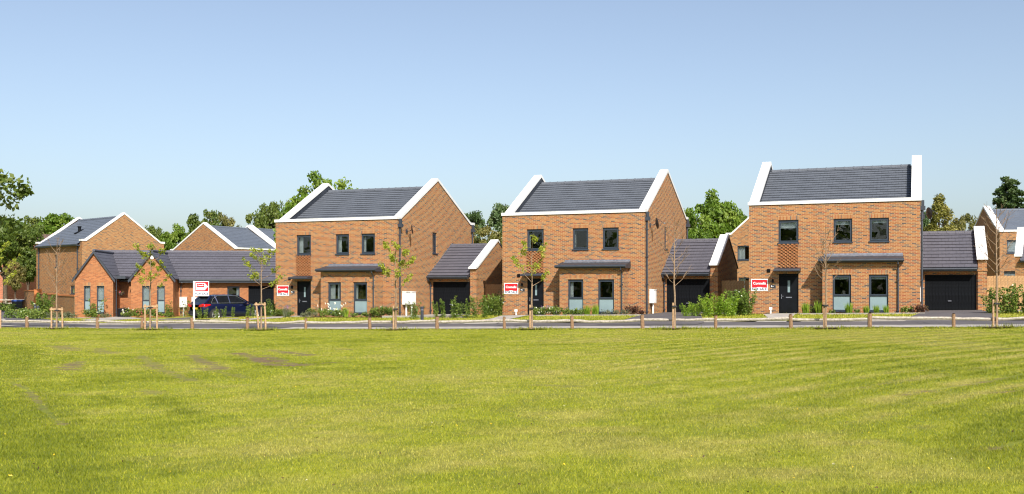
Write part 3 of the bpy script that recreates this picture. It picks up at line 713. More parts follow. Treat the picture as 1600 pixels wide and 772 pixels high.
for i in range(11): link_mesh('plank', pm, gd, (a + .05 + i * w, MY + .07, 0))
mb = MB(); mb.box(a, b, MY + .14, MY + .18, -.1, 1.9); mb.build('backing_sheet', M['black'], gd)
# recessed entrance with a small flat canopy
mb = MB(); mb.box(2.34, 2.95, .55, MY - .001, 2.40, 2.52); mb.box(2.26, 2.97, .48, .55, 2.38, 2.58); mb.build('porch_canopy', M['pipe'], B)
downpipe(B, [(2.42, .42, 2.35), (2.42, .42, -.3)], .035); downpipe(B, [(6.32, MY - .42, 2.25), (6.32, MY - .42, 2.15), (6.18, MY - .06, 1.95), (6.18, MY - .06, -.3)], .035)
mb = MB(); mb.tube([(3.36, .35, 1.50), (3.36, .35, 1.66), (3.36, .35, 1.72)], [.06, .055, .03], 8); mb.box(3.36, 3.43, .33, .37, 1.64, 1.69); mb.build('wall_lamp', M['black'], B)
mb = MB(); mb.box(3.395, 3.418, .25, .5, 1.25, 1.37); mb.build('house_number', M['slate'], B)

# ------------------------------------------------------------------ houses behind
def far_house(label, corner, z, ang, L, Dp, eave, ridge, mat, tmat, copings=(1, 1), parapet=True, wins_front=(), wins_gable=(), name='brick_house', cat='house', group=None, fm=None):
    """corner is the near corner; ang turns local +x (along the ridge); the gable at local x = 0 looks back along -x"""
    h = thing(name, label, cat, (*corner, z), ang, group); mid = Dp / 2
    pp = [(0, eave), (.35, eave), (mid, ridge), (Dp - .35, eave), (Dp, eave)]
    Tg = lambda s, q, d: (d, s, q)
    mb = MB(); wall_grid(mb, Tg, .002, Dp, -.6, eave - .15, [(a, b, c, d) for a, b, c, d in wins_gable], .3); mb.prism_x([(0.002, eave - .148)] + [(max(a, .002), q - .12) for a, q in pp] + [(Dp, eave - .148)], 0, .3); mb.build('gable_wall', mat, h)
    mb = MB(); mb.prism_x([(0.002, -.6)] + [(max(a, .002), q - .12) for a, q in pp] + [(Dp, -.6)], L - .3, L); mb.build('gable_wall', mat, h)
    Tf = lambda s, q, d: (s, d, q); fe = eave - (.15 if parapet else .35)
    mb = MB(); wall_grid(mb, Tf, .302, L - .302, -.6, fe, list(wins_front), .3); mb.build('front_wall', mat, h)
    mb = MB(); mb.box(.302, L - .302, Dp - .3, Dp, -.6, fe); mb.build('back_wall', mat, h)
    for a, b, c, d in wins_front: window(h, Tf, a, b, c, d, None, ('blind', .9) if (a + c) % 1 < .5 else ('curtain', .3), casement=False, fw=.07, fm=fm)
    for a, b, c, d in wins_gable: window(h, Tg, a, b, c, d, None, ('curtain_right', .4), casement=False, fw=.07, fm=fm)
    for i, x0 in enumerate((-.05, L - .42)):
        if copings[i]:
            q = [(-.06 if a == 0 else Dp + .06 if a == Dp else a, b) for a, b in pp]
            mb = MB(); mb.prism_x(q + [(a, b - .16) for a, b in reversed(q)], x0, x0 + .47); mb.build('coping', M['white'], h)
    if parapet:
        mb = MB(); mb.box(.43, L - .43, -.06, .3, eave - .149, eave - .004); mb.build('coping', M['white'], h)
    x0 = .31; w = L - .62; y0 = .1 if parapet else -.25
    z0 = (eave - .3 - .1 * (ridge - eave) / mid) if parapet else eave - .42
    for sgn, ye in ((1, y0), (-1, Dp - y0)):
        Ln = math.hypot(mid - y0, ridge - .35 - z0); k = round(Ln / .32); mb = MB()
        for i in range(k):
            t0, t1 = i / k, (i + 1) / k + .02
            a, b = ye + (mid - ye) * t0, ye + (mid - ye) * t1; c, d = z0 + (ridge - .35 - z0) * t0, z0 + (ridge - .35 - z0) * t1
            mb.quad((x0, a, c + .05), (x0 + w, a, c + .05), (x0 + w, b, d + .01), (x0, b, d + .01)); mb.quad((x0, a, c + .02), (x0 + w, a, c + .02), (x0 + w, a, c + .05), (x0, a, c + .05))
        mb.build('roof', tmat, h)
    ridge_tiles(h, x0, x0 + w, mid, ridge - .31, tmat, .45)
    if not parapet:
        mb = MB(); mb.tube([(.35, -.3, eave - .45), (L - .35, -.3, eave - .45)], .06, 8); mb.box(.31, L - .31, -.28, -.002, eave - .56, eave - .46); mb.build('gutter', M['pipe'], h)
    return h, Tf, Tg

# buff house behind the bungalow's left end: side wall with gutter to the left, gable to the right
r_ = (-.747, .664); X0 = at(128, 84.7); L_ = 8.6
lb, Tf, Tg = far_house('buff brick house behind the garden wall, blank white-edged gable and slate roof', (X0 + r_[0] * L_, 84.7 + r_[1] * L_), .0, atan2(-r_[1], -r_[0]), L_, 7.4, 5.75, 8.15,
    M['farbrick'], M['tile3'], parapet=False, wins_front=[(3.6, 4.15, 3.5, 4.5), (6.5, 7.3, 1.2, 1.9)])
downpipe(lb, [(.6, -.06, 5.2), (.6, -.06, 0)], .05); downpipe(lb, [(7.9, -.06, 5.2), (7.9, -.06, 0)], .05)
mb = MB(); mb.tube([(4.6, 1.7, 6.4), (4.6, 1.7, 6.95)], .13, 8); mb.tube([(4.6, 1.7, 6.95), (4.6, 1.7, 7.03)], .18, 8); mb.prism_x([(1.3, 6.30), (2.0, 6.74), (2.0, 6.80), (1.3, 6.42)], 4.4, 4.8); mb.build('roof_vent', M['black'], lb)
c1 = (-25.7, 96.0); rr = (.5, .866)
far_house('house roof with brick gable and white copings showing over the bungalow ridge', c1, .0, radians(60), 6.2, 9.0, 5.5, 8.0, M['farbrick'], M['tile3'])
far_house('second slate roof with a white coping over the bungalow, next to the brick left wall', (c1[0] + 6.25 * rr[0], c1[1] + 6.25 * rr[1]), .0, radians(60), 7.5, 9.0, 5.5, 8.05, M['farbrick'], M['tile3'])
far_house('low brown roof showing between the two white-edged gables behind the bungalow', (at(262, 118), 118), .0, radians(4), 9, 7, 4.6, 6.6, M['darkred'], M['tile4'], copings=(0, 0), parapet=False)
far_house('buff brick house behind the brown fence between the middle and nearest houses', (at(1135, 78) + 8.5 * .93, 78 - 8.5 * .37), .4, atan2(.93, .37), 8, 8.5, 5.5, 9.0, M['farbrick'], M['tile3'],
    wins_gable=[(6.35, 7.68, 3.42, 4.5), (6.3, 7.6, 1.0, 2.1)], parapet=False)
far_house('house showing only a white coping end between the nearest house and its garage roof', (at(1447, 82), 82), .6, atan2(.93, .37), 8, 8.0, 5.45, 7.9, M['farbrick'], M['tile3'], parapet=False)
far_house('buff brick house above the tan fence at the right edge, its left gable shaded', (at(1562, 76), 76), .6, radians(-11), 9, 9.0, 5.42, 7.55, M['farbrick'], M['tile3'],
    wins_front=[(.50, 1.50, 3.68, 4.66), (.22, 1.35, 1.2, 2.35)])
far_house('shaded brick gable with sloping coping at the right picture edge behind the tan fence', (at(1586, 68), 68), .6, radians(-30), 4, 6.0, 3.35, 5.3, M['farbrick'], M['tile2'], parapet=False)
rh, Tf, Tg = far_house('red brick house with white windows far back at the left edge', (at(-45, 112), 112), .0, radians(2), 7.4, 8, 5.2, 8.0, M['darkred'], M['tile4'], copings=(0, 0), parapet=False,
    wins_front=[(6.05, 6.75, 3.5, 4.5), (5.4, 6.1, 2.15, 2.95), (6.7, 7.35, 2.15, 2.95), (2.2, 3.2, 3.5, 4.5), (4.4, 5.5, .3, 1.5)], fm=M['upvc'])
mb = MB(); mb.prism_x([(-1.2, 1.55), (-.003, 2.1), (-.003, 1.9), (-1.2, 1.42)], 5.0, 8.0); mb.build('porch_roof', M['tile4'], rh)
for q in range(3):
    mb = MB(); mb.box(4.9 + q * .5, 5.25 + q * .5, -.06, -.003, 0, 1.25); mb.build('door', M['upvc'], rh)
rh2, Tf, Tg = far_house('red brick house with brown porch roof partly hidden by the dark tree', (at(5, 108), 108), .0, radians(-62), 6, 6, 4.2, 6.4, M['darkred'], M['tile4'], copings=(0, 0), parapet=False, wins_gable=[(2, 3, 2.4, 3.4)], fm=M['upvc'])

# ------------------------------------------------------------------ garden wall, fences
def wall_run(t, name, a, b, z0, z1, th, mat, cap=None):
    L = math.dist(a, b); ang = atan2(b[1] - a[1], b[0] - a[0]); mb = MB(); mb.box(0, L, 0, th, z0, z1); o = mb.build(name, mat, t)
    o.location = (a[0], a[1], 0); o.rotation_euler = (0, 0, ang)
    if cap:
        mb = MB(); mb.box(-.03, L + .03, -.035, th + .035, z1 + .003, z1 + .10); c = mb.build('coping_course', cap, t); c.location = o.location; c.rotation_euler = o.rotation_euler
P0, P1, P2, P3 = (at(116.5, 65.3), 65.3), (at(87, 72), 72), (at(58.5, 84), 84), (at(38, 87), 87)
t = thing('garden_wall', 'long buff brick garden wall with orange coping running back from the bungalow', 'wall')
wall_run(t, 'brickwork', P1, P0, -.5, 1.16, .22, M['farbrick'], M['copingbrick']); wall_run(t, 'brickwork', P2, P1, -.5, 1.20, .22, M['farbrick'], M['copingbrick']); wall_run(t, 'brickwork', P3, P2, -.5, 1.42, .22, M['farbrick'], M['copingbrick'])
mb = MB(); mb.box(P2[0] - .25, P2[0] + .2, P2[1] - .1, P2[1] + .35, -.5, 1.62); mb.build('pier', M['copingbrick'], t)

def board_fence(label, a, b, h, mat, base=-.2, bw=.145):
    L = math.dist(a, b); ang = atan2(b[1] - a[1], b[0] - a[0])
    t = thing('board_fence', label, 'fence', (a[0], a[1], gz(*a)), ang); k = int(L / (bw + .008)); me = []
    for q in range(3):
        mb = MB(); mb.box(0, bw, 0, .022, base, h + .012 * (q - 1)); me.append(mb.mesh('board', mat))
    for i in range(k): link_mesh('board', me[rnd.randrange(3)], t, (i * (bw + .008), rnd.uniform(-.005, .005), 0), (0, rnd.uniform(-.004, .004), 0))
    for z in (.3, 1.0, h - .25):
        mb = MB(); mb.box(0, L, .03, .075, z, z + .09); mb.build('rail', mat, t)
    for i in range(int(L / 1.8) + 1):
        mb = MB(); mb.box(i * 1.8 + .02, i * 1.8 + .11, .078, .17, -.3, h - .05); mb.build('post', mat, t)
    return t
board_fence('brown board gate and fence in shadow between the first garage and the middle house', HL(0, HW + GW + .06, 5.0), HL(0, 13.25, 5.0), 1.78, M['board_dark'])
board_fence('weathered brown board fence beside the bright green bush', HL(1, HW + GW + .06, 4.6), HL(1, 12.95, 4.6), 1.75, M['board'])
board_fence('tan board fence behind the laurel hedge at the right edge', HL(2, HW + GW + .08, 5.2), HL(2, HW + GW + 12, 5.2), 1.75, M['board'])

def PW(px, w): k = (px - 800) / 1600; Y = (w + W0) / (k * FN[0] + FN[1]); return (k * Y, Y)
# knee-rail fence along the edge of the lawn
POSTS = [-62, 42, 152, 222, 300.6, 386.6, 478, 578, 683, 788, 894, 1004, 1118, 1236, 1359, 1490, 1627]
t = thing('knee_rail_fence', 'low timber knee-rail fence along the far edge of the lawn', 'fence', (*PW(788, 0), gz(*PW(788, 0)))); ox, oy, oz = t.location
fa = atan2(FV[1], FV[0]); pm = []
for q in range(3):
    r = .062 + .008 * q; mb = MB(); mb.tube([(0, 0, -.3), (.003, 0, .2), (-.004, .002, .50 + .02 * q), (0, 0, .525 + .02 * q)], [r * 1.04, r, r * .98, r * .86], 8); pm.append(mb.mesh('post', M['post']))
prev = None
for i, px in enumerate(POSTS):
    x, y = PW(px, 0); z = gz(x, y)
    link_mesh('post', pm[i % 3 if px > 400 else 2], t, (x - ox, y - oy, z - oz), (rnd.uniform(-.03, .03), rnd.uniform(-.04, .04), rnd.uniform(0, 3)))
    if prev:
        pts = []; rad = []; a = prev; b = (x, y); s0, s1 = rnd.uniform(.33, .40), rnd.uniform(.33, .40); dip = rnd.uniform(.0, .05)
        for k in range(9):
            f = k / 8; xx, yy = a[0] + (b[0] - a[0]) * f, a[1] + (b[1] - a[1]) * f
            pts.append((xx - ox, yy - oy + .02, gz(xx, yy) + s0 + (s1 - s0) * f - dip * sin(pi * f) + rnd.uniform(-.012, .012) - oz)); rad.append(rnd.uniform(.048, .066))
        mb = MB(); mb.tube(pts, rad, 7); mb.build('rail', M['rail'], t)
    prev = (x, y)

# ------------------------------------------------------------------ paths, drives, beds
def hpatch(name, h, pts, mat, off):
    return patch(name, [HL(h, a, b) for a, b in pts], mat, off, img=False, seg=.7)
for h in range(3):
    hpatch('soil_bed', h, [(2.55, -1.75), (8.3, -1.75), (8.3, -.05), (2.55, -.05)], M['soil'], .075)
    hpatch('soil_bed', h, [(-.3, -.9), (1.25, -.9), (1.25, -.05), (-.3, -.05)], M['soil'], .075)
# garden paths from each door down to the road
patch('garden_path', [HL(2, 1.2, -.35), HL(2, 2.5, -.35), HL(2, 2.4, -1.6), GP(1237, 499), GP(1228, 503.6), GP(1180, 503.6), GP(1200, 499.5), HL(2, .9, -1.6)], M['conc'], .085, img=False)
patch('garden_path', [HL(1, 1.2, -.35), HL(1, 2.5, -.35), HL(1, 2.0, -1.5), GP(810, 498.5), GP(775, 506), GP(722, 507), GP(770, 500), HL(1, .6, -1.6)], M['conc'], .085, img=False)
patch('garden_path', [HL(0, 1.2, -.35), HL(0, 2.5, -.35), HL(0, 1.6, -1.6), GP(440, 499), GP(380, 503.2), GP(372, 502.0), GP(425, 497.5), HL(0, .4, -1.2)], M['conc'], .085, img=False)
patch('garden_path', [BL(2.3, 1.7), BL(3.5, 1.7), BL(3.5, -.6), GP(225, 500), GP(140, 503.5), GP(125, 502.3), GP(170, 498), BL(2.2, -.6)], M['conc'], .085, img=False)
patch('driveway', [HL(2, 7.95, 3.9), HL(2, 10.5, 3.9), HL(2, 10.7, 1.0), GP(1560, 503.3), GP(1545, 508), GP(1400, 508), GP(1412, 503.5), HL(2, 7.95, .3)], M['asphalt'], .085, img=False)
patch('driveway', [HL(1, 7.95, 3.9), HL(1, 10.5, 3.9), HL(1, 10.4, 1.0), GP(1100, 504.5), GP(1085, 508), GP(930, 508), GP(975, 502.5), HL(1, 7.95, .3)], M['asphalt'], .085, img=False)
patch('driveway', [HL(0, 7.95, 3.9), HL(0, 10.5, 3.9), HL(0, 10.4, .2), HL(0, 7.95, .2)], M['conc'], .085, img=False)
patch('driveway', [BL(9.2, 1.9), BL(12.4, 1.9), BL(12.2, -5.6), BL(6.0, -6.4), BL(6.2, -1.6)], M['asphalt'], .05, img=False)
patch('side_road', [(at(-40, 53), 53), (at(150, 52.5), 52.5), (at(100, 57), 57), (at(42, 66), 66), (at(22, 82), 82), (at(-60, 90), 90), (at(-90, 60), 60)], M['asphalt'], .075, img=False)
patch('kerbside_path', [GP(-8, 503), GP(6, 500), GP(10, 503), GP(-8, 509)], M['conc'], .09, img=False)
box_along('edging', [HL(2, 8.0, -1.8), HL(2, 5.2, -1.82), HL(2, 2.6, -1.8)], .08, -.05, .12, M['kerb']); box_along('edging', [HL(1, 8.2, -1.8), HL(1, 5.2, -1.82), HL(1, 2.6, -1.8)], .08, -.05, .12, M['kerb'])
box_along('edging', [HL(0, 7.9, -1.8), HL(0, 9.5, -1.5), HL(0, 11.5, -1.9), HL(0, 13.0, -2.4)], .12, -.05, .16, M['kerb']); box_along('edging', [HL(1, 10.5, .6), HL(1, 11.6, -.4), HL(1, 13.0, -1.0)], .12, -.05, .14, M['kerb'])
box_along('edging', [HL(2, 10.8, .6), HL(2, 13, .8), HL(2, 18, .9)], .12, -.05, .14, M['kerb'])
box_along('edging', [GP(60, 496), GP(110, 498.5), GP(160, 499)], .12, -.05, .10, M['kerb']); box_along('edging', [GP(235, 501), GP(300, 502.6), GP(360, 501.2), GP(372, 500)], .14, -.05, .12, M['kerb'])

# ------------------------------------------------------------------ estate agent signs
def text_mesh(body, size, mat, bold=0.0, ext=.004):
    cu = bpy.data.curves.new('lettering', 'FONT'); cu.body = body; cu.size = size; cu.align_x = 'CENTER'; cu.align_y = 'CENTER'; cu.extrude = ext; cu.offset = bold; cu.resolution_u = 3
    o = bpy.data.objects.new('lettering', cu); COL.objects.link(o); bpy.context.view_layer.update()
    me = bpy.data.meshes.new_from_object(o.evaluated_get(bpy.context.evaluated_depsgraph_get())); bpy.data.objects.remove(o); me.materials.clear(); me.materials.append(mat); me.name = 'lettering'; return me
T_NAME = text_mesh('Connells', .172, M['signwhite'], .0045); T_SALE = text_mesh('FOR SALE', .165, M['signink'], .003); T_SMALL = text_mesh('Connells', .085, M['signwhite'], .004)
def face(o_): o_.rotation_euler = (pi / 2, 0, 0)
def sign_board(t, x0, z0, w, h, arrow=False):
    mb = MB(); mb.box(x0, x0 + w, -.012, 0, z0, z0 + h); mb.build('board', M['signwhite'], t); cx = x0 + w / 2
    if not arrow:
        mb = MB(); mb.box(x0 + .045, x0 + w - .045, -.018, -.0125, z0 + .19, z0 + h - .035); mb.build('red_panel', M['signred'], t)
        for a, b in ((.045, .30), (w - .30, w - .045)):
            mb = MB(); mb.box(x0 + a, x0 + b, -.018, -.0125, z0 + .165, z0 + .186); mb.build('red_stripe', M['signred'], t)
        link_mesh('name_lettering', T_NAME, t, (cx, -.02, z0 + .365), (pi / 2, 0, 0)); link_mesh('sale_lettering', T_SALE, t, (cx, -.016, z0 + .085), (pi / 2, 0, 0))
    else:
        m0, m1 = z0 + .24, z0 + h - .03
        mb = MB(); mb.box(x0 + .03, x0 + w - .03, -.018, -.0125, m0, m1); mb.build('red_panel', M['signred'], t); c = (m0 + m1) / 2
        mb = MB(); mb.prism_y([(x0 + .07, m0 + .06), (x0 + w * .70, m0 + .06), (x0 + w - .05, c), (x0 + w * .70, m1 - .06), (x0 + .07, m1 - .06)], -.023, -.0185); mb.build('arrow', M['signwhite'], t)
        mb = MB(); mb.box(x0 + .12, x0 + w * .70 - .02, -.028, -.0235, c - .03, c + .15); mb.build('name_panel', M['signred'], t)
        link_mesh('name_lettering', T_SMALL, t, (x0 + .12 + (w * .70 - .14) / 2, -.031, c + .06), (pi / 2, 0, 0)); link_mesh('sale_lettering', T_SALE, t, (cx, -.016, z0 + .118), (pi / 2, 0, 0))
        mb = MB(); mb.box(x0 + .15, x0 + w * .62, -.028, -.0235, c - .10, c - .085); mb.build('print_line', M['signink'], t)
for h, where in ((0, 'house nearest the bungalow'), (1, 'middle house'), (2, 'nearest house')):
    x, y = HL(h, .10, -.004); t = thing('for_sale_sign', 'red and white for sale board fixed to the wall of the %s' % where, 'sign', (x, y, HOUSES[h][1] + 1.12), -AL, 'for sale boards fixed to house fronts')
    sign_board(t, 0, 0, .81, .58)
x, y = PW(303, 5.6); t = thing('for_sale_sign', 'for sale sign with red arrow panel on a tall white post by the blue car', 'sign', (x, y, gz(x, y)), radians(-3))
mb = MB(); mb.box(-.034, .034, -.02, .05, -.3, 2.15); mb.build('post', M['signwhite'], t); sign_board(t, .05, 1.38, .74, .76, True)

# ------------------------------------------------------------------ meter boxes, bollards, bins, dishes
def meter_box(label, x, y, z, rz, h0, h1, w=.42, d=.24, group=None):
    t = thing('meter_box', label, 'meter box', (x, y, z), rz, group)
    mb = MB(); mb.box(-w / 2, w / 2, -d, 0, h0, h1); mb.prism_x([(-d - .03, h1 + .002), (0, h1 + .002), (0, h1 + .04), (-d - .03, h1 + .02)], -w / 2 - .02, w / 2 + .02); b = mb.build('cabinet', M['upvc'], t)
    mb = MB(); mb.box(-w / 2 + .04, w / 2 - .04, -d - .012, -d - .001, h0 + .05, h1 - .05); mb.build('door', M['upvc'], b)
    mb = MB(); mb.tube([(0, -d / 2, h0), (0, -d / 2, -.3)], .05, 8); mb.build('conduit', M['upvc'], t)
for i, ly in enumerate((.85, 1.52)):
    for h in (0, 1):
        if h == 1 and i: continue
        x, y = HL(h, HW + .004, ly + (.4 if h else 0)); meter_box(['white meter box on the gable of the house nearest the bungalow, next to its downpipe', 'white meter box on the gable of the house nearest the bungalow, farther from the downpipe'][i] if h == 0 else 'white meter box on the gable side of the middle house', x, y, HOUSES[h][1], pi / 2 - AL, .66, 1.34, .5, .24, 'white meter boxes on house gables')
x, y = HL(2, HW + .004, .9); meter_box('white meter box seen edge-on at the corner of the nearest house', x, y, HOUSES[2][1], pi / 2 - AL, .62, 1.28, .45, .1, 'white meter boxes on house gables')
for px, lab in ((292.5, 'white meter box on a stalk against the bungalow wall, left of the sign post'), (311, 'white meter box behind the tall sign post beside the blue car')):
    lx = 6.35 if px < 300 else 7.12; x, y = BL(lx, MY - .004); meter_box(lab, x, y, BZ, BB, .52, 1.16, .46, .2, 'white meter boxes by the bungalow')
for h, lx in ((0, .95), (1, .90), (2, 1.08)):
    x, y = HL(h, lx, -.30); t = thing('tap_post', 'small white capped service post left of the door of the %s' % ('house nearest the bungalow', 'middle house', 'nearest house')[h], 'service post', (x, y, gz(x, y)), -AL, 'white service posts beside doors')
    mb = MB(); mb.tube([(0, 0, -.2), (0, 0, .26)], .035, 8); mb.build('post', M['upvc'], t); mb = MB(); mb.box(-.07, .07, -.05, .05, .26, .38); mb.build('cap', M['upvc'], t)
def bollard(label, x, y, h, group=None):
    t = thing('bollard', label, 'bollard', (x, y, gz(x, y)), 0, group)
    mb = MB(); mb.tube([(0, 0, -.3), (0, 0, h - .12), (0, 0, h - .10), (0, 0, h - .02), (0, 0, h)], [.075, .075, .085, .085, .05], 12); mb.build('shaft', M['pipe'], t)
    mb = MB(); mb.tube([(0, 0, h - .18), (0, 0, h - .13)], .079, 12); mb.build('band', M['lead'], t)
bollard('black metal bollard in the verge before the laurels', *PW(659.5, 5.4), .78)
bollard('slim black bollard beside the garden wall pier, left of a pair', at(55, 67), 67, .85, 'pair of black bollards by the garden wall'); bollard('slim black bollard beside the garden wall, right of a pair', at(59.5, 67), 67, .75, 'pair of black bollards by the garden wall')
x, y = BL(2.62, -.15); t = thing('planter', 'black square planter box at the bungalow entrance', 'planter', (x, y, BZ), BB)
mb = MB(); mb.box(0, .62, 0, .45, -.05, .48); mb.build('box', M['black'], t); mb = MB(); mb.box(.03, .59, .03, .42, .48, .50); mb.build('soil', M['soil'], t)
X = at(29, 87); t = thing('wheeled_bin', 'dark communal bin with bright blue lid at the end of the garden wall', 'bin', (X, 87, gz(X, 87)), .1)
mb = MB(); mb.prism_x([(-.3, .12), (.3, .12), (.38, .78), (-.38, .78)], -.42, .42); mb.build('body', M['bin'], t); mb = MB(); mb.prism_x([(-.42, .785), (.42, .785), (.40, .86), (0, .93), (-.40, .86)], -.46, .46); mb.build('lid', M['binlid'], t)
for sx in (-.34, .34):
    mb = MB(); mb.tube([(sx - .03, -.25, .06), (sx + .03, -.25, .06)], .07, 10); mb.build('wheel', M['rubber'], t)
t = thing('low_fence', 'low weathered rail fence beyond the side road at the left edge', 'fence', (at(-40, 90), 90, 0))
for i in range(6):
    mb = MB(); mb.box(i * .9, i * .9 + .1, 0, .1, -.2, .75); mb.build('post', M['rail'], t)
for z in (.3, .6):
    mb = MB(); mb.box(-.2, 4.7, -.04, -.002, z, z + .1); mb.build('rail', M['rail'], t)

def dish(h, label):
    x, y = HL(h, HW, 0); t = thing('satellite_dish', label, 'satellite dish', (x, y, HOUSES[h][1]), -AL, 'satellite dishes on house gables')
    ly, z = (1.05, 4.72); c = Vector((.34, ly, z + .05)); ax = Vector((.86, .48, .15)).normalized(); a = ax.cross(Vector((0, 0, 1))).normalized(); b = a.cross(ax)
    mb = MB(); v = [tuple(c)]; f = []; n = 16
    for k, (r, dd) in enumerate(((.09, .004), (.18, .025), (.265, .06))):
        v += [tuple(c + ax * dd + (a * cos(2 * pi * i / n) + b * sin(2 * pi * i / n) * 1.08) * r) for i in range(n)]
    f += [(0, 1 + i, 1 + (i + 1) % n) for i in range(n)]
    for k in range(2): f += [(1 + k * n + i, 1 + k * n + (i + 1) % n, 1 + (k + 1) * n + (i + 1) % n, 1 + (k + 1) * n + i) for i in range(n)]
    m = len(v); v += [tuple(Vector(q) - ax * .012) for q in v]; f += [tuple(m + i for i in reversed(q)) for q in f]
    mb.add(v, f); mb.build('reflector', M['pipe'], t, uv=False)
    mb = MB(); mb.tube([(.0, ly + .05, z - .02), (.2, ly + .05, z - .02), tuple(c - ax * .01)], .022, 6); mb.box(.002, .03, ly - .05, ly + .15, z - .12, z + .08); mb.build('wall_bracket', M['pipe'], t)
    e = c + ax * .42 - b * .06; mb = MB(); mb.tube([tuple(c - b * -.28 + ax * .06), tuple(e)], .012, 5); mb.tube([tuple(e - ax * .03), tuple(e + ax * .05)], .035, 8); mb.build('receiver_arm', M['pipe'], t)
for h, w_ in ((0, 'house nearest the bungalow'), (1, 'middle house'), (2, 'nearest house')): dish(h, 'dark satellite dish high on the gable of the %s' % w_)

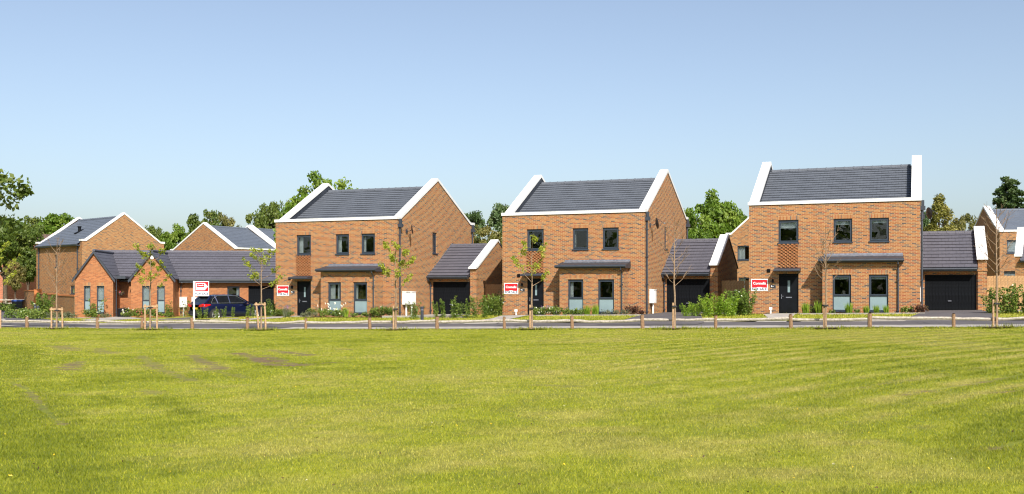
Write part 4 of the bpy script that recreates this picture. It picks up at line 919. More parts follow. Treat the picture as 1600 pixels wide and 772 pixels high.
# ------------------------------------------------------------------ the parked car
def make_car(x, y, z, rz):
    t = thing('parked_car', 'dark blue hatchback parked before the bungalow, its rear and side towards us', 'car', (x, y, z), rz)
    st = [(-.02, .42, .92, .62), (.0, .34, 1.00, .74), (.10, .28, 1.04, .84), (.35, .25, 1.05, .885), (.9, .22, 1.04, .90), (1.8, .22, 1.02, .905), (2.7, .22, 1.00, .90), (3.2, .22, .98, .89), (3.7, .23, .90, .87), (4.1, .26, .80, .80), (4.3, .34, .66, .62)]
    mb = MB(); n = 0
    for X_, zb, zt, w in st:
        sec = [(w * .88, zb), (w * .985, zb + .12), (w, zb + .3), (w * .995, zt - .22), (w * .965, zt - .06), (w * .86, zt), (0, zt + .025)]
        pts = [(X_, -a, b) for a, b in sec] + [(X_, a, b) for a, b in reversed(sec[:-1])]; n = len(pts); mb.v += pts
    for i in range(len(st) - 1):
        for k in range(n): mb.f.append((i * n + k, i * n + (k + 1) % n, (i + 1) * n + (k + 1) % n, (i + 1) * n + k))
    mb.f += [tuple(range(n)), tuple((len(st) - 1) * n + k for k in reversed(range(n)))]
    mb.build('body', M['paint'], t, smooth=True)
    base = [(.16, .80), (.75, .83), (1.9, .83), (2.7, .81), (3.25, .74)]; top = [(.62, .60), (1.0, .66), (1.8, .68), (2.15, .66), (2.42, .58)]; zt = [1.47, 1.53, 1.545, 1.53, 1.50]
    mb = MB(); v = [(a, -w, 1.02) for a, w in base] + [(a, -w, z_ - .03) for (a, w), z_ in zip(top, zt)] + [(a, w, 1.02) for a, w in base] + [(a, w, z_ - .03) for (a, w), z_ in zip(top, zt)]
    f = []
    for i in range(4): f += [(i, i + 1, 6 + i, 5 + i), (10 + i + 1, 10 + i, 15 + i, 16 + i)]
    f += [(0, 5, 15, 10), (4, 14, 19, 9)]
    mb.add(v, f); mb.build('windows', M['darkglass'], t, uv=False)
    mb = MB(); R = []
    for (a, w), z_ in zip([(.50, .55)] + top[0:] + [(2.47, .52)], [1.475] + zt + [1.475]): R.append([(a, -w - .015, z_ - .045), (a, -w * .8, z_ + .0), (a, 0, z_ + .02), (a, w * .8, z_), (a, w + .015, z_ - .045)])
    for r in R: mb.v += r
    for i in range(len(R) - 1):
        for k in range(4): mb.f.append((i * 5 + k, i * 5 + k + 1, (i + 1) * 5 + k + 1, (i + 1) * 5 + k))
    mb.f += [(0, 1, 2, 3, 4)]
    mb.build('roof', M['paint'], t, smooth=True, uv=False)
    mb = MB(); mb.box(.44, .62, -.52, .52, 1.44, 1.475); mb.build('spoiler', M['paint'], t)
    for s in (-1, 1):
        for (a, b, r) in (((.20, s * .82, 1.0), (.64, s * .63, 1.46), .075), ((1.80, s * .845, 1.0), (1.72, s * .695, 1.50), .035), ((3.22, s * .76, .99), (2.42, s * .60, 1.48), .04), ((1.0, s * .845, 1.0), (.86, s * .66, 1.49), .05)):
            mb = MB(); mb.tube([a, b], r, 6); mb.build('pillar', M['paint'], t, uv=False)
        mb = MB(); mb.tube([(.55, s * .838, 1.04), (1.9, s * .848, 1.035), (2.9, s * .83, 1.03)], .014, 5); mb.tube([(.55, s * .838, 1.04), (.72, s * .73, 1.30), (1.0, s * .685, 1.475), (1.8, s * .705, 1.50), (2.3, s * .65, 1.465), (3.0, s * .78, 1.06)], .012, 5); mb.build('window_trim', M['steel'], t, uv=False)
        mb = MB(); mb.box(2.62, 2.80, s * .88 if s > 0 else -1.06, 1.06 if s > 0 else -.88, 1.0, 1.13); mb.build('mirror', M['paint'], t)
        mb = MB(); mb.prism_x([(s * .40, .82), (s * .62, .80), (s * .80, .82), (s * .84, .95), (s * .78, 1.0), (s * .48, .93)], -.025, .14); mb.build('tail_light', M['lamp_red'], t)
        mb = MB(); mb.prism_y([(.10, .80), (.52, .92), (.46, .985), (.16, .99)], s * .84, s * .905); mb.build('tail_light', M['lamp_red'], t)
        for zz, xx in ((.93, 1.35), (.92, 2.4)):
            mb = MB(); mb.box(xx, xx + .2, s * .895 - .02, s * .895 + .03, zz - .09, zz - .06); mb.build('door_handle', M['paint'], t)
        for wx in (.80, 3.45):
            mb = MB(); mb.tube([(wx, s * .70, .335), (wx, s * .902, .335)], .395, 22); mb.build('wheel_arch', M['rubber'], t, uv=False)
            mb = MB(); mb.tube([(wx, s * .71, .325), (wx, s * .89, .325), (wx, s * .925, .325)], [.325, .325, .30], 22); wq = mb.build('wheel', M['rubber'], t, uv=False)
            mb = MB(); mb.tube([(wx, s * .926, .325), (wx, s * .932, .325)], [.07, .05], 10)
            for k in range(5):
                a = 2 * pi * k / 5 + .3
                for da in (-.14, .14): mb.tube([(wx + cos(a) * .05, s * .931, .325 + sin(a) * .05), (wx + cos(a + da) * .235, s * .931, .325 + sin(a + da) * .235)], .020, 5)
            ring = [(wx + cos(2 * pi * k / 20) * .235, s * .929, .325 + sin(2 * pi * k / 20) * .235) for k in range(21)]; mb.tube(ring, .018, 5, False); mb.build('rim', M['alloy'], wq, uv=False)
    mb = MB(); mb.box(-.035, .0, -.27, .27, .66, .78); mb.build('number_plate', M['plate'], t)
    mb = MB(); mb.box(-.06, .05, -.74, .74, .36, .56); mb.build('rear_bumper', M['rubber'], t)
    mb = MB(); mb.tube([(.32, 0, 1.52), (.24, 0, 1.60)], [.02, .012], 6); mb.build('aerial', M['paint'], t)
    return t
cx, cy = at(356.5, 62.0), 62.0
car = make_car(cx - 2.15 * .70, cy - 2.15 * .714, -.19, atan2(.714, .70)); car.scale = (1.0, 1.0, .97)

# ------------------------------------------------------------------ foliage kit
def leaves(name, centres, radii, per, size, mat, seed, squash=(1, 1, 1), up=0.0, aspect=.6, extra=None):
    """leaf-sized quads scattered through clumps; one uneven crown mesh with gaps"""
    r = np.random.RandomState(seed); C_ = np.asarray(centres, float); R = np.asarray(radii, float); N = len(C_)
    idx = np.repeat(np.arange(N), (per * np.random.RandomState(seed + 500).uniform(.45, 1.4, N)).astype(int) + 1); m = len(idx)
    d = r.normal(size=(m, 3)); d /= np.linalg.norm(d, axis=1)[:, None]
    rad = R[idx] * r.rand(m) ** .45
    P = C_[idx] + d * rad[:, None] * np.array(squash)
    nrm = d * .5 + r.normal(size=(m, 3)) * .8 + np.array([0, 0, up]); nrm /= np.linalg.norm(nrm, axis=1)[:, None]
    t = np.cross(nrm, r.normal(size=(m, 3))); t /= np.linalg.norm(t, axis=1)[:, None]; b = np.cross(nrm, t)
    s = size * r.uniform(.6, 1.25, m)[:, None]
    V = np.stack([P - t * s, P - b * s * aspect + nrm * s * .12, P + t * s, P + b * s * aspect + nrm * s * .12], 1).reshape(-1, 3)
    F = np.arange(m * 4).reshape(m, 4)
    cl = r.rand(N); rv = np.clip(.55 * cl[idx] + .45 * r.rand(m), 0, 1)
    return fast_mesh(name, V, F, mat, dict(rnd=np.repeat(rv, 4)))

def broadleaf(seed, mat, R=3.6, Hh=10.0, n=70, per=160, size=.19, cz=.62, vr=.37, airy=False, bark='oldbark'):
    r = random.Random(seed); cs = []; rs = []; lobes = [(r.uniform(0, 2 * pi), r.uniform(-.5, .9), r.uniform(.7, 1.15)) for _ in range(9)]
    while len(cs) < n:
        a = r.uniform(0, 2 * pi); v = r.uniform(-1, 1); q = r.random() ** (.33 if not airy else .4)
        k = max([s * max(0, cos(a - la) * .6 + (1 - abs(v - lv)) * .5) for la, lv, s in lobes] + [.55]); k = min(k, 1.12)
        w = sqrt(max(0, 1 - v * v)); rr = R * q * k
        cs.append((cos(a) * w * rr, sin(a) * w * rr, Hh * cz + v * Hh * vr * q * k * (1 if v > 0 else .85))); rs.append(r.uniform(.55, 1.0) * R * (.26 if not airy else .19))
    crown = leaves('crown', cs, rs, per, size, M[mat], seed, (1, 1, .75), .3)
    mb = MB(); top = (r.uniform(-.3, .3), r.uniform(-.3, .3), Hh * .62)
    mb.tube([(0, 0, -.6), (0, 0, Hh * .12), (.1, .05, Hh * .35), top], [.34, .27, .22, .12], 8)
    for i in range(0, n, 3 if airy else 6):
        c = cs[i]; f = r.uniform(.3, .85); st_ = Vector((0, 0, Hh * .12)).lerp(Vector(top), f); mid = st_.lerp(Vector(c), .5) + Vector((0, 0, .25))
        mb.tube([st_, mid, c], [.11, .07, .025], 5)
    return mb.mesh('trunk', M[bark], True, False), crown

def conifer(seed, mat, R=2.6, Hh=10, tiers=15, kind='spruce', size=.26):
    r = random.Random(seed); cs = []; rs = []
    if kind == 'spruce':
        for t_ in range(tiers):
            f = t_ / tiers; z = Hh * (.10 + .88 * f); rad = R * (1 - f) ** .8 + .12; nb = max(4, int(11 * (1 - f) + 4))
            for k in range(nb):
                a = 2 * pi * k / nb + r.uniform(-.3, .3); L = rad * r.uniform(.75, 1.15)
                for q in (.35, .68, 1.0): cs.append((cos(a) * L * q, sin(a) * L * q, z - L * q * .25 + r.uniform(-.3, .3) + .25 * q * q)); rs.append((.20 + .40 * (1 - f)) * (1.25 - .5 * q))
        per = 64
    elif kind == 'cypress':
        while len(cs) < 150:
            f = r.random(); z = Hh * (.03 + .95 * f); rad = R * (1 - f ** 1.8) ** .7 * r.uniform(.85, 1.08); a = r.uniform(0, 2 * pi); q = r.random() ** .25
            cs.append((cos(a) * rad * q, sin(a) * rad * q, z)); rs.append(R * r.uniform(.13, .25))
        per = 130
    else:                                             # pine: flat plates of needles on bare limbs
        for t_ in range(tiers):
            f = t_ / tiers; z = Hh * (.42 + .56 * f); rad = R * (1 - f * .75)
            for k in range(5):
                a = r.uniform(0, 2 * pi); L = rad * r.uniform(.3, 1.1); cs.append((cos(a) * L, sin(a) * L, z + r.uniform(-.25, .25))); rs.append(R * r.uniform(.2, .34))
        per = 60
    crown = leaves('crown', cs, rs, per, size, M[mat], seed, (1, 1, .55 if kind != 'cypress' else 1.25), .2, .35)
    mb = MB(); mb.tube([(0, 0, -.6), (0, 0, Hh * .5), (0, 0, Hh * .97)], [.26, .16, .02], 7)
    for i in range(0, len(cs), 4):
        c = cs[i]; mb.tube([(0, 0, c[2] + .15), c], [.05, .015], 4)
    return mb.mesh('trunk', M['oldbark'], True, False), crown

TREES = {'oak': broadleaf(1, 'oak', n=100), 'oak2': broadleaf(5, 'oak', R=4.2, n=115, per=150), 'bright': broadleaf(2, 'beech', n=105, R=3.9), 'bright2': broadleaf(8, 'beech', n=100), 'olive': broadleaf(3, 'olive', n=64, per=140, size=.18),
         'high': broadleaf(21, 'oak', R=4.4, n=90, per=150, cz=.70, vr=.29), 'airy': broadleaf(4, 'beech', n=105, per=110, R=4.2, size=.16, airy=True), 'airy2': broadleaf(9, 'oak', n=58, per=110, R=4.4, size=.17, airy=True),
         'cypress': conifer(6, 'cypress', kind='cypress', R=2.1, size=.15), 'spruce': conifer(7, 'pine', R=3.0, size=.2, tiers=21), 'pine': conifer(10, 'pine', kind='pine', R=2.6, tiers=11)}
def tree(px, ytop, Y, hw, kind, label, group='trees beyond the houses', rot=None):
    x = at(px, Y); z0 = gz(x, Y); H_ = EYE + (449 - ytop) * Y / 1600 - z0; sz = H_ / 10.0
    Rr = {'oak': 3.9, 'oak2': 4.5, 'bright': 4.2, 'bright2': 3.9, 'olive': 3.8, 'high': 4.6, 'airy': 4.4, 'airy2': 4.6, 'cypress': 2.2, 'spruce': 3.0, 'pine': 2.9}[kind]
    sx = hw * Y / 1600 / Rr
    t = thing('tree' if kind not in ('cypress', 'spruce', 'pine') else 'conifer_tree', label, 'tree', (x, Y, z0), rnd.uniform(0, 6.28) if rot is None else rot, group); t.scale = (sx, sx, sz)
    link_mesh('trunk', TREES[kind][0], t); link_mesh('crown', TREES[kind][1], t)
    return t
tree(-66, 188, 74, 126, 'airy2', 'big open-branched tree whose boughs reach in at the left edge', rot=.6)
tree(0, 336, 128, 62, 'oak2', 'dense dark green tree over the red brick house at the left edge', rot=1.0)
tree(44, 348, 122, 36, 'oak', 'dark rounded tree right behind the communal bin and red house')
tree(84, 320, 128, 56, 'bright2', 'mid green tree rising behind the slate roof left of the bungalow')
tree(38, 336, 140, 40, 'oak', 'paler green tree behind the dark tree at the left edge')
tree(130, 338, 150, 36, 'olive', 'brownish thin-topped tree just over the ridge of the far left slate roof')
tree(176, 350, 150, 34, 'oak', 'green tree hidden behind the far left gable')
tree(240, 351, 160, 28, 'oak2', 'rounded dark tree right of the far left gable')
tree(272, 347, 150, 34, 'bright', 'yellow-green rounded tree between the two white-edged gables')
tree(318, 326, 140, 34, 'oak', 'tree just over the apex of the gable behind the bungalow')
tree(348, 326, 145, 30, 'olive', 'olive green tree over the slate roof behind the bungalow')
tree(424, 312, 118, 40, 'oak2', 'dark round tree at the left shoulder of the house nearest the bungalow')
tree(496, 266, 92, 76, 'airy', 'tall loose-branched tree over the roof of the house nearest the bungalow', rot=2.2)
tree(462, 286, 110, 40, 'airy2', 'thin lower tree beside the white coping of the house nearest the bungalow')
tree(742, 326, 120, 32, 'pine', 'dark flat-topped pine just right of the first gable')
tree(782, 314, 108, 36, 'pine', 'dark pine touching the left coping of the middle house')
tree(768, 345, 100, 36, 'olive', 'olive and brown tree in front of the pines between two houses')
tree(1118, 293, 112, 56, 'bright', 'big bright green tree between the middle and nearest houses', rot=.4)
tree(1152, 322, 118, 36, 'bright2', 'bright green tree half hidden by the left coping of the nearest house')
tree(1076, 322, 125, 26, 'olive', 'brownish green tree at the back corner of the middle house')
tree(1096, 345, 100, 40, 'bright2', 'low bright tree behind the roof of the middle garage')
tree(1467, 308, 98, 37, 'cypress', 'golden green cone-shaped conifer behind the nearest garage')
tree(1507, 326, 105, 30, 'olive', 'small bronze-green tree next to the golden conifer')
tree(1444, 328, 128, 18, 'pine', 'dark pine tip beside the satellite dish of the nearest house')
tree(1531, 352, 120, 20, 'oak', 'green tree just left of the house at the right edge')
tree(1576, 274, 108, 66, 'spruce', 'tall dark spruce behind the house at the right edge')
tree(1660, 300, 120, 50, 'oak', 'green tree beyond the right edge of the scene')
tree(1548, 332, 118, 16, 'spruce', 'small dark conifer beside the shaded gable at the right edge')
tree(8, 338, 97, 60, 'high', 'large dark tree hanging over the red brick houses at the left edge')
tree(44, 384, 96, 24, 'oak', 'low dark tree before the red brick house, left of the garden wall')
tree(24, 402, 92, 17, 'olive', 'small bronze-leaved tree before the red brick houses')
# far-off wood that reads as one mass
r = np.random.RandomState(3); a = np.linspace(-1.05, 1.05, 150); cs = np.stack([np.tan(a * .62) * 205 + r.normal(size=150), 205 + r.normal(size=150) * 6, 3.5 + 5.0 * r.rand(150)], 1)
tag(link_mesh('far_wood', leaves('far_wood', np.concatenate([cs, cs - [0, 3, 3.5]]), np.full(300, 3.2), 60, .8, M['oak'], 5)), kind='stuff')

r = np.random.RandomState(4); a = np.linspace(-190, 90, 130); cs = np.stack([a, -70 + r.normal(size=130) * 5, 5 + 7.0 * r.rand(130)], 1)
tag(link_mesh('tree_belt', leaves('tree_belt', np.concatenate([cs, cs - [0, 0, 5]]), np.full(260, 4.0), 45, 1.0, M['oak'], 6)), kind='stuff')

# ------------------------------------------------------------------ young trees along the fence
def sapling(label, px, w, ytop, hw, leafy, seed, lean=0.0, z_first=.40, nbr=11):
    x, y = PW(px, w); z0 = gz(x, y); Hh = EYE + (449 - ytop) * y / 1600 - z0; R = hw * y / 1600; r = random.Random(seed)
    t = thing('young_tree', label, 'tree', (x, y, z0), 0, 'young trees planted along the lawn edge'); mb = MB()
    stem = [Vector((lean * f * Hh + r.uniform(-.02, .02), r.uniform(-.02, .02), f * Hh)) for f in (0, .15, .3, .42, .55, .7, .85, 1)]; stem[0].z = -.2
    mb.tube(stem, [.048, .040, .036, .032, .026, .019, .013, .006], 7); tips = []
    def sp(f):
        k = f * 7; i = min(6, int(k)); return stem[i].lerp(stem[i + 1], k - i)
    for i in range(nbr):
        f = z_first + (.93 - z_first) * (i + r.random() * .6) / nbr; a = i * 2.4 + r.uniform(-.4, .4); p = sp(f)
        L = R * r.uniform(.75, 1.15) * (1.0 - .45 * max(0, (f - .6) / .4)); rise = L * r.uniform(.5, 1.25) * (1 if leafy else 1.5)
        e = p + Vector((cos(a) * L, sin(a) * L, rise)); m = p + Vector((cos(a) * L * .55, sin(a) * L * .55, rise * .38)); mb.tube([p, m, e], [.014, .009, .004] if leafy else [.012, .008, .003], 5)
        tips += [m.lerp(e, .3), m.lerp(e, .75), e]
        for q in range(3 if leafy else 7):
            s_ = m.lerp(e, r.random()); b = a + r.uniform(-1.2, 1.2); l = L * r.uniform(.25, .5); e2 = s_ + Vector((cos(b) * l, sin(b) * l, l * r.uniform(.5, 1.3))); mb.tube([s_, e2], [.006, .0025], 4, False); tips += [e2, s_.lerp(e2, .6)]
    tips.append(stem[-1]); tips.append(sp(.9))
    mb.build('trunk', M['bark'], t, True, False)
    if leafy:
        cs = [tuple(p) for p in tips if r.random() < leafy]
        link_mesh('leaves', leaves('leaves', cs, [r.uniform(.08, .16) for _ in cs], 16, .046, M['sapling'], seed, (1, 1, .9), .2, .62), t)
    return t
def stakes(label, px, w, offs, h, tie=True, bar=True):
    x, y = PW(px, w); z0 = gz(x, y); t = thing('tree_stake', label, 'tree stake', (x, y, z0), 0, 'timber stakes of the young trees')
    for dx, ln in offs:
        mb = MB(); mb.tube([(dx, .05, -.3), (dx + ln * .5, .05, h * .5), (dx + ln, .05, h)], [.042, .040, .038], 8); mb.build('stake', M['stake'], t)
    if bar and len(offs) > 1:
        a, b = offs[0][0] + offs[0][1], offs[-1][0] + offs[-1][1]; mb = MB(); mb.box(a - .06, b + .06, .0, .045, h - .13, h - .05); mb.build('crossbar', M['stake'], t)
    if tie:
        mb = MB(); mb.box(-.09, .09, -.06, .11, h - .17, h - .11); mb.build('tie', M['rubber'], t)
sapling('bare young tree tied between two stakes before the garden wall', 89, -.35, 372, 19, 0, 31, nbr=15); stakes('pair of stakes with a crossbar round the bare tree before the garden wall', 89, -.35, [(-.28, .0), (.24, -.02)], 1.02)
sapling('leafy young tree between two stakes before the bungalow second gable', 235, -.35, 384, 23, .8, 32, z_first=.42); stakes('pair of stakes with a crossbar round the leafy tree by the bungalow second gable', 235, -.35, [(-.26, 0), (.28, .0)], 1.16)
sapling('leafy young tree between leaning stakes before the bungalow garage', 408, -.35, 391, 27, .8, 33, z_first=.52, nbr=10); stakes('pair of leaning stakes with a crossbar before the bungalow garage', 408, -.35, [(-.10, -.13), (.20, -.06)], 1.22)
sapling('leafy young tree with one stake, before the gable corner of the house by the bungalow', 618, -.4, 382, 22, .85, 34, z_first=.48); stakes('single thick stake on the left of the leafy tree near the white meter boxes', 618, -.4, [(-.09, .0)], 1.02, bar=False)
sapling('leafy young tree with one stake, before the door of the middle house', 831, -.3, 368, 24, .42, 35, z_first=.45); stakes('single stake at the tree before the middle house door', 831, -.3, [(-.07, .0)], 1.0, bar=False)
sapling('bare young tree with one stake, before the middle garage door', 1054, -.3, 340, 22, 0, 36, z_first=.38, nbr=18); stakes('single stake at the bare tree before the middle garage', 1054, -.3, [(-.05, .0)], 1.02, bar=False)
sapling('bare young tree with one stake, before the bay of the nearest house', 1290, -.45, 352, 24, 0, 37, z_first=.42, nbr=18); stakes('single stake at the bare tree before the nearest house', 1290, -.45, [(-.04, .0)], 1.0, bar=False)
sapling('bare young tree with one stake, before the laurel hedge at the right edge', 1557, -.1, 318, 24, 0, 38, z_first=.40, nbr=18); stakes('single stake at the bare tree by the right edge', 1557, -.1, [(-.09, .0)], 1.0, bar=False)
sapling('leafy young tree cut by the left edge, only its right branches in view', -14, -.3, 372, 30, .85, 39, z_first=.42); stakes('single stake at the very left edge', -2, -.3, [(.06, .0)], .86, tie=False, bar=False)

# ------------------------------------------------------------------ shrubs and bedding plants
def tuft(seed, mat, n, h, spread, w=.012, lean=.35):
    r = np.random.RandomState(seed); a = r.rand(n) * 2 * pi; q = np.sqrt(r.rand(n)) * spread; B_ = np.stack([np.cos(a) * q, np.sin(a) * q, np.zeros(n)], 1)
    b = r.rand(n) * 2 * pi; hh = h * r.uniform(.55, 1.1, n); L = lean * hh * r.rand(n)
    T_ = B_ * 1.3 + np.stack([np.cos(b) * L, np.sin(b) * L, hh], 1); Mi = (B_ + T_) / 2 + np.array([0, 0, .06]) * h; c = r.rand(n) * pi; W = np.stack([np.cos(c), np.sin(c), np.zeros(n)], 1) * w
    V = np.stack([B_ - W, B_ + W, Mi + W, T_, Mi - W], 1).reshape(-1, 3); i = np.arange(n)[:, None] * 5
    F = np.concatenate([i + np.array([[0, 1, 2, 4]]), i + np.array([[4, 2, 3, 3]])]); 
    return V, F, np.repeat(r.rand(n), 5)
def tuft_mesh(seed, mat, *a, **k):
    V, F, rv = tuft(seed, mat, *a, **k); F = F.copy(); bad = F[:, 2] == F[:, 3]
    me = bpy.data.meshes.new('foliage'); me.from_pydata(V.tolist(), [], [tuple(f) for f in F[~bad].tolist()] + [tuple(f[:3]) for f in F[bad].tolist()])
    at_ = me.attributes.new('rnd', 'FLOAT', 'POINT'); at_.data.foreach_set('value', rv.astype(np.float32)); me.materials.append(M[mat]); return me
def mound(seed, mat, h, R, n=16, per=26, size=.05, up=.3, tall=1.0):
    r = random.Random(seed); cs = [(r.uniform(-R, R) * .75, r.uniform(-R, R) * .6, h * r.uniform(.22, .85)) for _ in range(n)]
    return leaves('foliage', cs, [R * r.uniform(.28, .5) for _ in cs], per, size, M[mat], seed, (1, 1, tall), up)
def uprights(seed, mat, h, R, stems=9, per=7, size=.07, lean=.25):
    r = random.Random(seed); cs = []; rs = []
    for _ in range(stems):
        a = r.uniform(0, 2 * pi); q = R * r.random() ** .6; hh = h * r.uniform(.6, 1.05); la = r.uniform(0, lean) * hh
        for k in range(9):
            f = (k + .6) / 9; cs.append((cos(a) * (q * (.6 + .4 * f) + la * f * f), sin(a) * (q * (.6 + .4 * f) + la * f * f), hh * f)); rs.append(.06 + .09 * (1 - f) + .02)
    return leaves('foliage', cs, rs, per, size, M[mat], seed, (1, 1, 1), .4, .42)
PL = {'shrub': [mound(41 + i, 'laurel', .62, .42) for i in range(3)], 'low': [mound(51 + i, 'laurel', .34, .32, 10, 24) for i in range(3)], 'grey': [mound(61 + i, 'lavender', .32, .30, 12, 26, .035) for i in range(2)],
      'burgundy': [mound(66 + i, 'burgundy', .42, .36, 12, 26, .045) for i in range(2)], 'cover': [mound(70 + i, 'laurel', .35, .75, 26, 24, .06) for i in range(2)], 'grass': [tuft_mesh(80 + i, 'willow', 130, .62, .15) for i in range(3)],
      'laurel': [uprights(85 + i, 'laurel', 1.05, .20, 5, 9, .056) for i in range(4)], 'willow': [uprights(95 + i, 'willow', 1.35, .55, 20, 8, .052, .35) for i in range(3)], 'sparse': [uprights(105 + i, 'laurel', .95, .3, 6, 6, .055, .3) for i in range(2)],
      'rosemary': [uprights(110 + i, 'laurel', 1.15, .55, 26, 9, .06, .2) for i in range(2)], 'tall': [tuft_mesh(115, 'lavender', 90, .72, .18)]}
NAMES = {'shrub': 'shrub', 'low': 'low_plant', 'grey': 'grey_leaved_plant', 'burgundy': 'dark_red_plant', 'cover': 'ground_cover_plant', 'grass': 'ornamental_grass', 'laurel': 'laurel', 'willow': 'bright_bush', 'sparse': 'thin_shrub', 'rosemary': 'rosemary_bush', 'tall': 'tall_plant'}
def blossoms(seed, mat, n, h0, h1, R, size):
    r = random.Random(seed); mb = MB()
    for _ in range(n):
        a = r.uniform(0, 6.28); q = R * sqrt(r.random()); c = Vector((cos(a) * q, sin(a) * q, r.uniform(h0, h1))); s = size * r.uniform(.7, 1.2)
        for k in range(5):
            b = k * 2 * pi / 5; mb.quad(tuple(c), tuple(c + Vector((cos(b - .5) * s, sin(b - .5) * s * .6 - s * .3, sin(b - .5) * s + .1 * s))), tuple(c + Vector((cos(b) * s * 1.25, -s * .3, sin(b) * s * 1.25))), tuple(c + Vector((cos(b + .5) * s, sin(b + .5) * s * .6 - s * .3, sin(b + .5) * s))))
    return mb.mesh('blossoms', M[mat], uv=False)
BL_ = {'white': [blossoms(120 + i, 'petal_white', 6, .15, .62, .4, .045) for i in range(2)], 'whitefine': [blossoms(124, 'petal_white', 16, .2, .6, .42, .045)], 'pink': [blossoms(126 + i, 'petal_pink', 22, .25, .55, .4, .024) for i in range(2)], 'mauve': [blossoms(129, 'petal_mauve', 14, .45, .72, .16, .022)]}
_pi = [0]
def plant(kind, x, y, s, label, group, bloom=None, sz=None):
    _pi[0] += 1; i = _pi[0]; t = thing(NAMES[kind], label, 'tree' if kind == 'x' else 'plant', (x, y, gz(x, y) + .05), rnd.uniform(0, 6.28), group); t.scale = (s, s, sz or s)
    link_mesh('foliage', PL[kind][i % len(PL[kind])], t)
    if bloom: link_mesh('blossoms', BL_[bloom][i % len(BL_[bloom])], t)
WH = ['house next to the bungalow', 'middle house', 'nearest house']
def bed(h, kind, lx, ly, s, desc, bloom=None, sz=None):
    x, y = HL(h, lx, ly); d = desc + ', bed of ' + WH[h]; plant(kind, x, y, s, d, 'bed plants of the ' + WH[h], bloom, sz)
# house nearest the bungalow
for lx, s in ((.15, .8), (.55, .75), (.85, .6)): bed(0, 'shrub', lx, -.35, s, 'green shrub left of path')
bed(0, 'tall', 1.75, -1.5, .95, 'mauve spiky flower', 'mauve'); bed(0, 'shrub', 1.95, -1.4, .55, 'shrub under mauve spike')
for lx in (2.75, 3.35): bed(0, 'grey', lx, -1.2, 1.0, 'grey-leaved cushion plant')
bed(0, 'shrub', 3.05, -.9, .8, 'green shrub beside the bay')
for lx in (4.05, 4.6, 5.1): bed(0, 'low', lx, -1.45, 1.1, 'white rose bush under the bay', 'white', 1.3)
bed(0, 'grass', 5.35, -1.3, .9, 'upright leaf tuft among roses')
for lx in (5.95, 6.6): bed(0, 'low', lx, -1.35, .8, 'low green plant under right window')
for lx in (7.0, 7.35, 7.75, 8.1): bed(0, 'shrub', lx, -1.0, .95, 'dense shrub at right end')
# middle house
for lx in (2.75, 3.0): bed(1, 'shrub', lx, -1.3, .75, 'flowering plant beside the path', 'mauve')
for lx in (2.55, 3.3, 3.6): bed(1, 'shrub', lx, -1.4, .8, 'white-flecked leafy shrub left of the bay', 'whitefine')
for lx in (4.0, 4.4, 4.75): bed(1, 'low', lx, -1.35, 1.0, 'low plant under left bay window')
bed(1, 'grass', 5.15, -1.3, .85, 'yellow-green grass tuft, left one of two'); bed(1, 'grass', 5.6, -1.3, .95, 'yellow-green grass tuft, right one of two')
for lx in (6.2, 6.7, 7.15): bed(1, 'grey', lx, -1.3, .9, 'grey-green cushion plant')
for lx in (7.4, 7.75): bed(1, 'burgundy', lx, -1.0, 1.0, 'dark red leaved plant at the right end')
# nearest house
bed(2, 'grass', 2.75, -.6, .95, 'green grass tuft close beside the doorway'); bed(2, 'grass', 3.35, -.6, 1.1, 'taller green grass tuft between doorway and bay'); bed(2, 'shrub', 3.1, -.45, .7, 'shrub between grass tufts')
bed(2, 'grass', 4.75, -1.3, .9, 'grass tuft between the bay windows')
for lx in (5.5, 5.95, 6.35): bed(2, 'grass', lx, -1.35, .7, 'small grass tuft under the right bay window')
for lx in (4.0, 5.1): bed(2, 'low', lx, -1.3, .6, 'low green plant under the bay')
for lx in (7.0, 7.3, 7.6, 7.9): bed(2, 'burgundy' if lx > 7.4 else 'low', lx, -.55, .85, 'dark red leaved plant by the corner downpipe' if lx > 7.4 else 'low green plant right of the bay')
# laurels before the first garage, thin shrubs by the gable
for i, px in enumerate((682, 694, 708, 720, 731, 742, 756)):
    x, y = PW(px, 8.6 + .4 * (i % 2)); plant('laurel', x, y, .80 + .14 * (i % 3), 'upright laurel in the row before the first garage door', 'laurels before the first garage')
for px in (643, 652): x, y = PW(px, 8.2); plant('sparse', x, y, .9, 'thin shrub beside the white meter boxes', 'thin shrubs beside the meter boxes')
for px, s in ((764, .9), (771, 1.0)): x, y = PW(px, 12.5); plant('rosemary', x, y, s, 'green bush before the shaded board fence', 'bushes before the shaded fence')
x, y = PW(779, 14); plant('laurel', x, y, 1.3, 'dark climber-like laurel against the wall of the middle house', None)
# bright bush before the middle garage
for px, w, s in ((1072, 8.6, .55), (1088, 8.8, .62), (1106, 8.6, .85), (1122, 9, .98), (1138, 8.7, .86)): x, y = PW(px, w); plant('willow', x, y, s, 'bright green upright bush beside the middle garage', 'bright green bushes by the middle garage', sz=s * .84)
for px, w in ((1151, 10.5), (1160, 9.6)): x, y = PW(px, w); plant('rosemary', x, y, 1.05, 'darker green bush before the weathered fence', 'dark bushes by the weathered fence')
# hedge at the right edge
for i, px in enumerate((1546, 1554, 1563, 1572, 1581, 1590, 1599, 1609, 1620)):
    x, y = PW(px, 9.5 + .5 * (i % 2)); plant('laurel', x, y, 1.12 + .1 * (i % 3), 'laurel in the hedge before the tan fence', 'laurels of the hedge before the tan fence', sz=.98 + .1 * (i % 3))
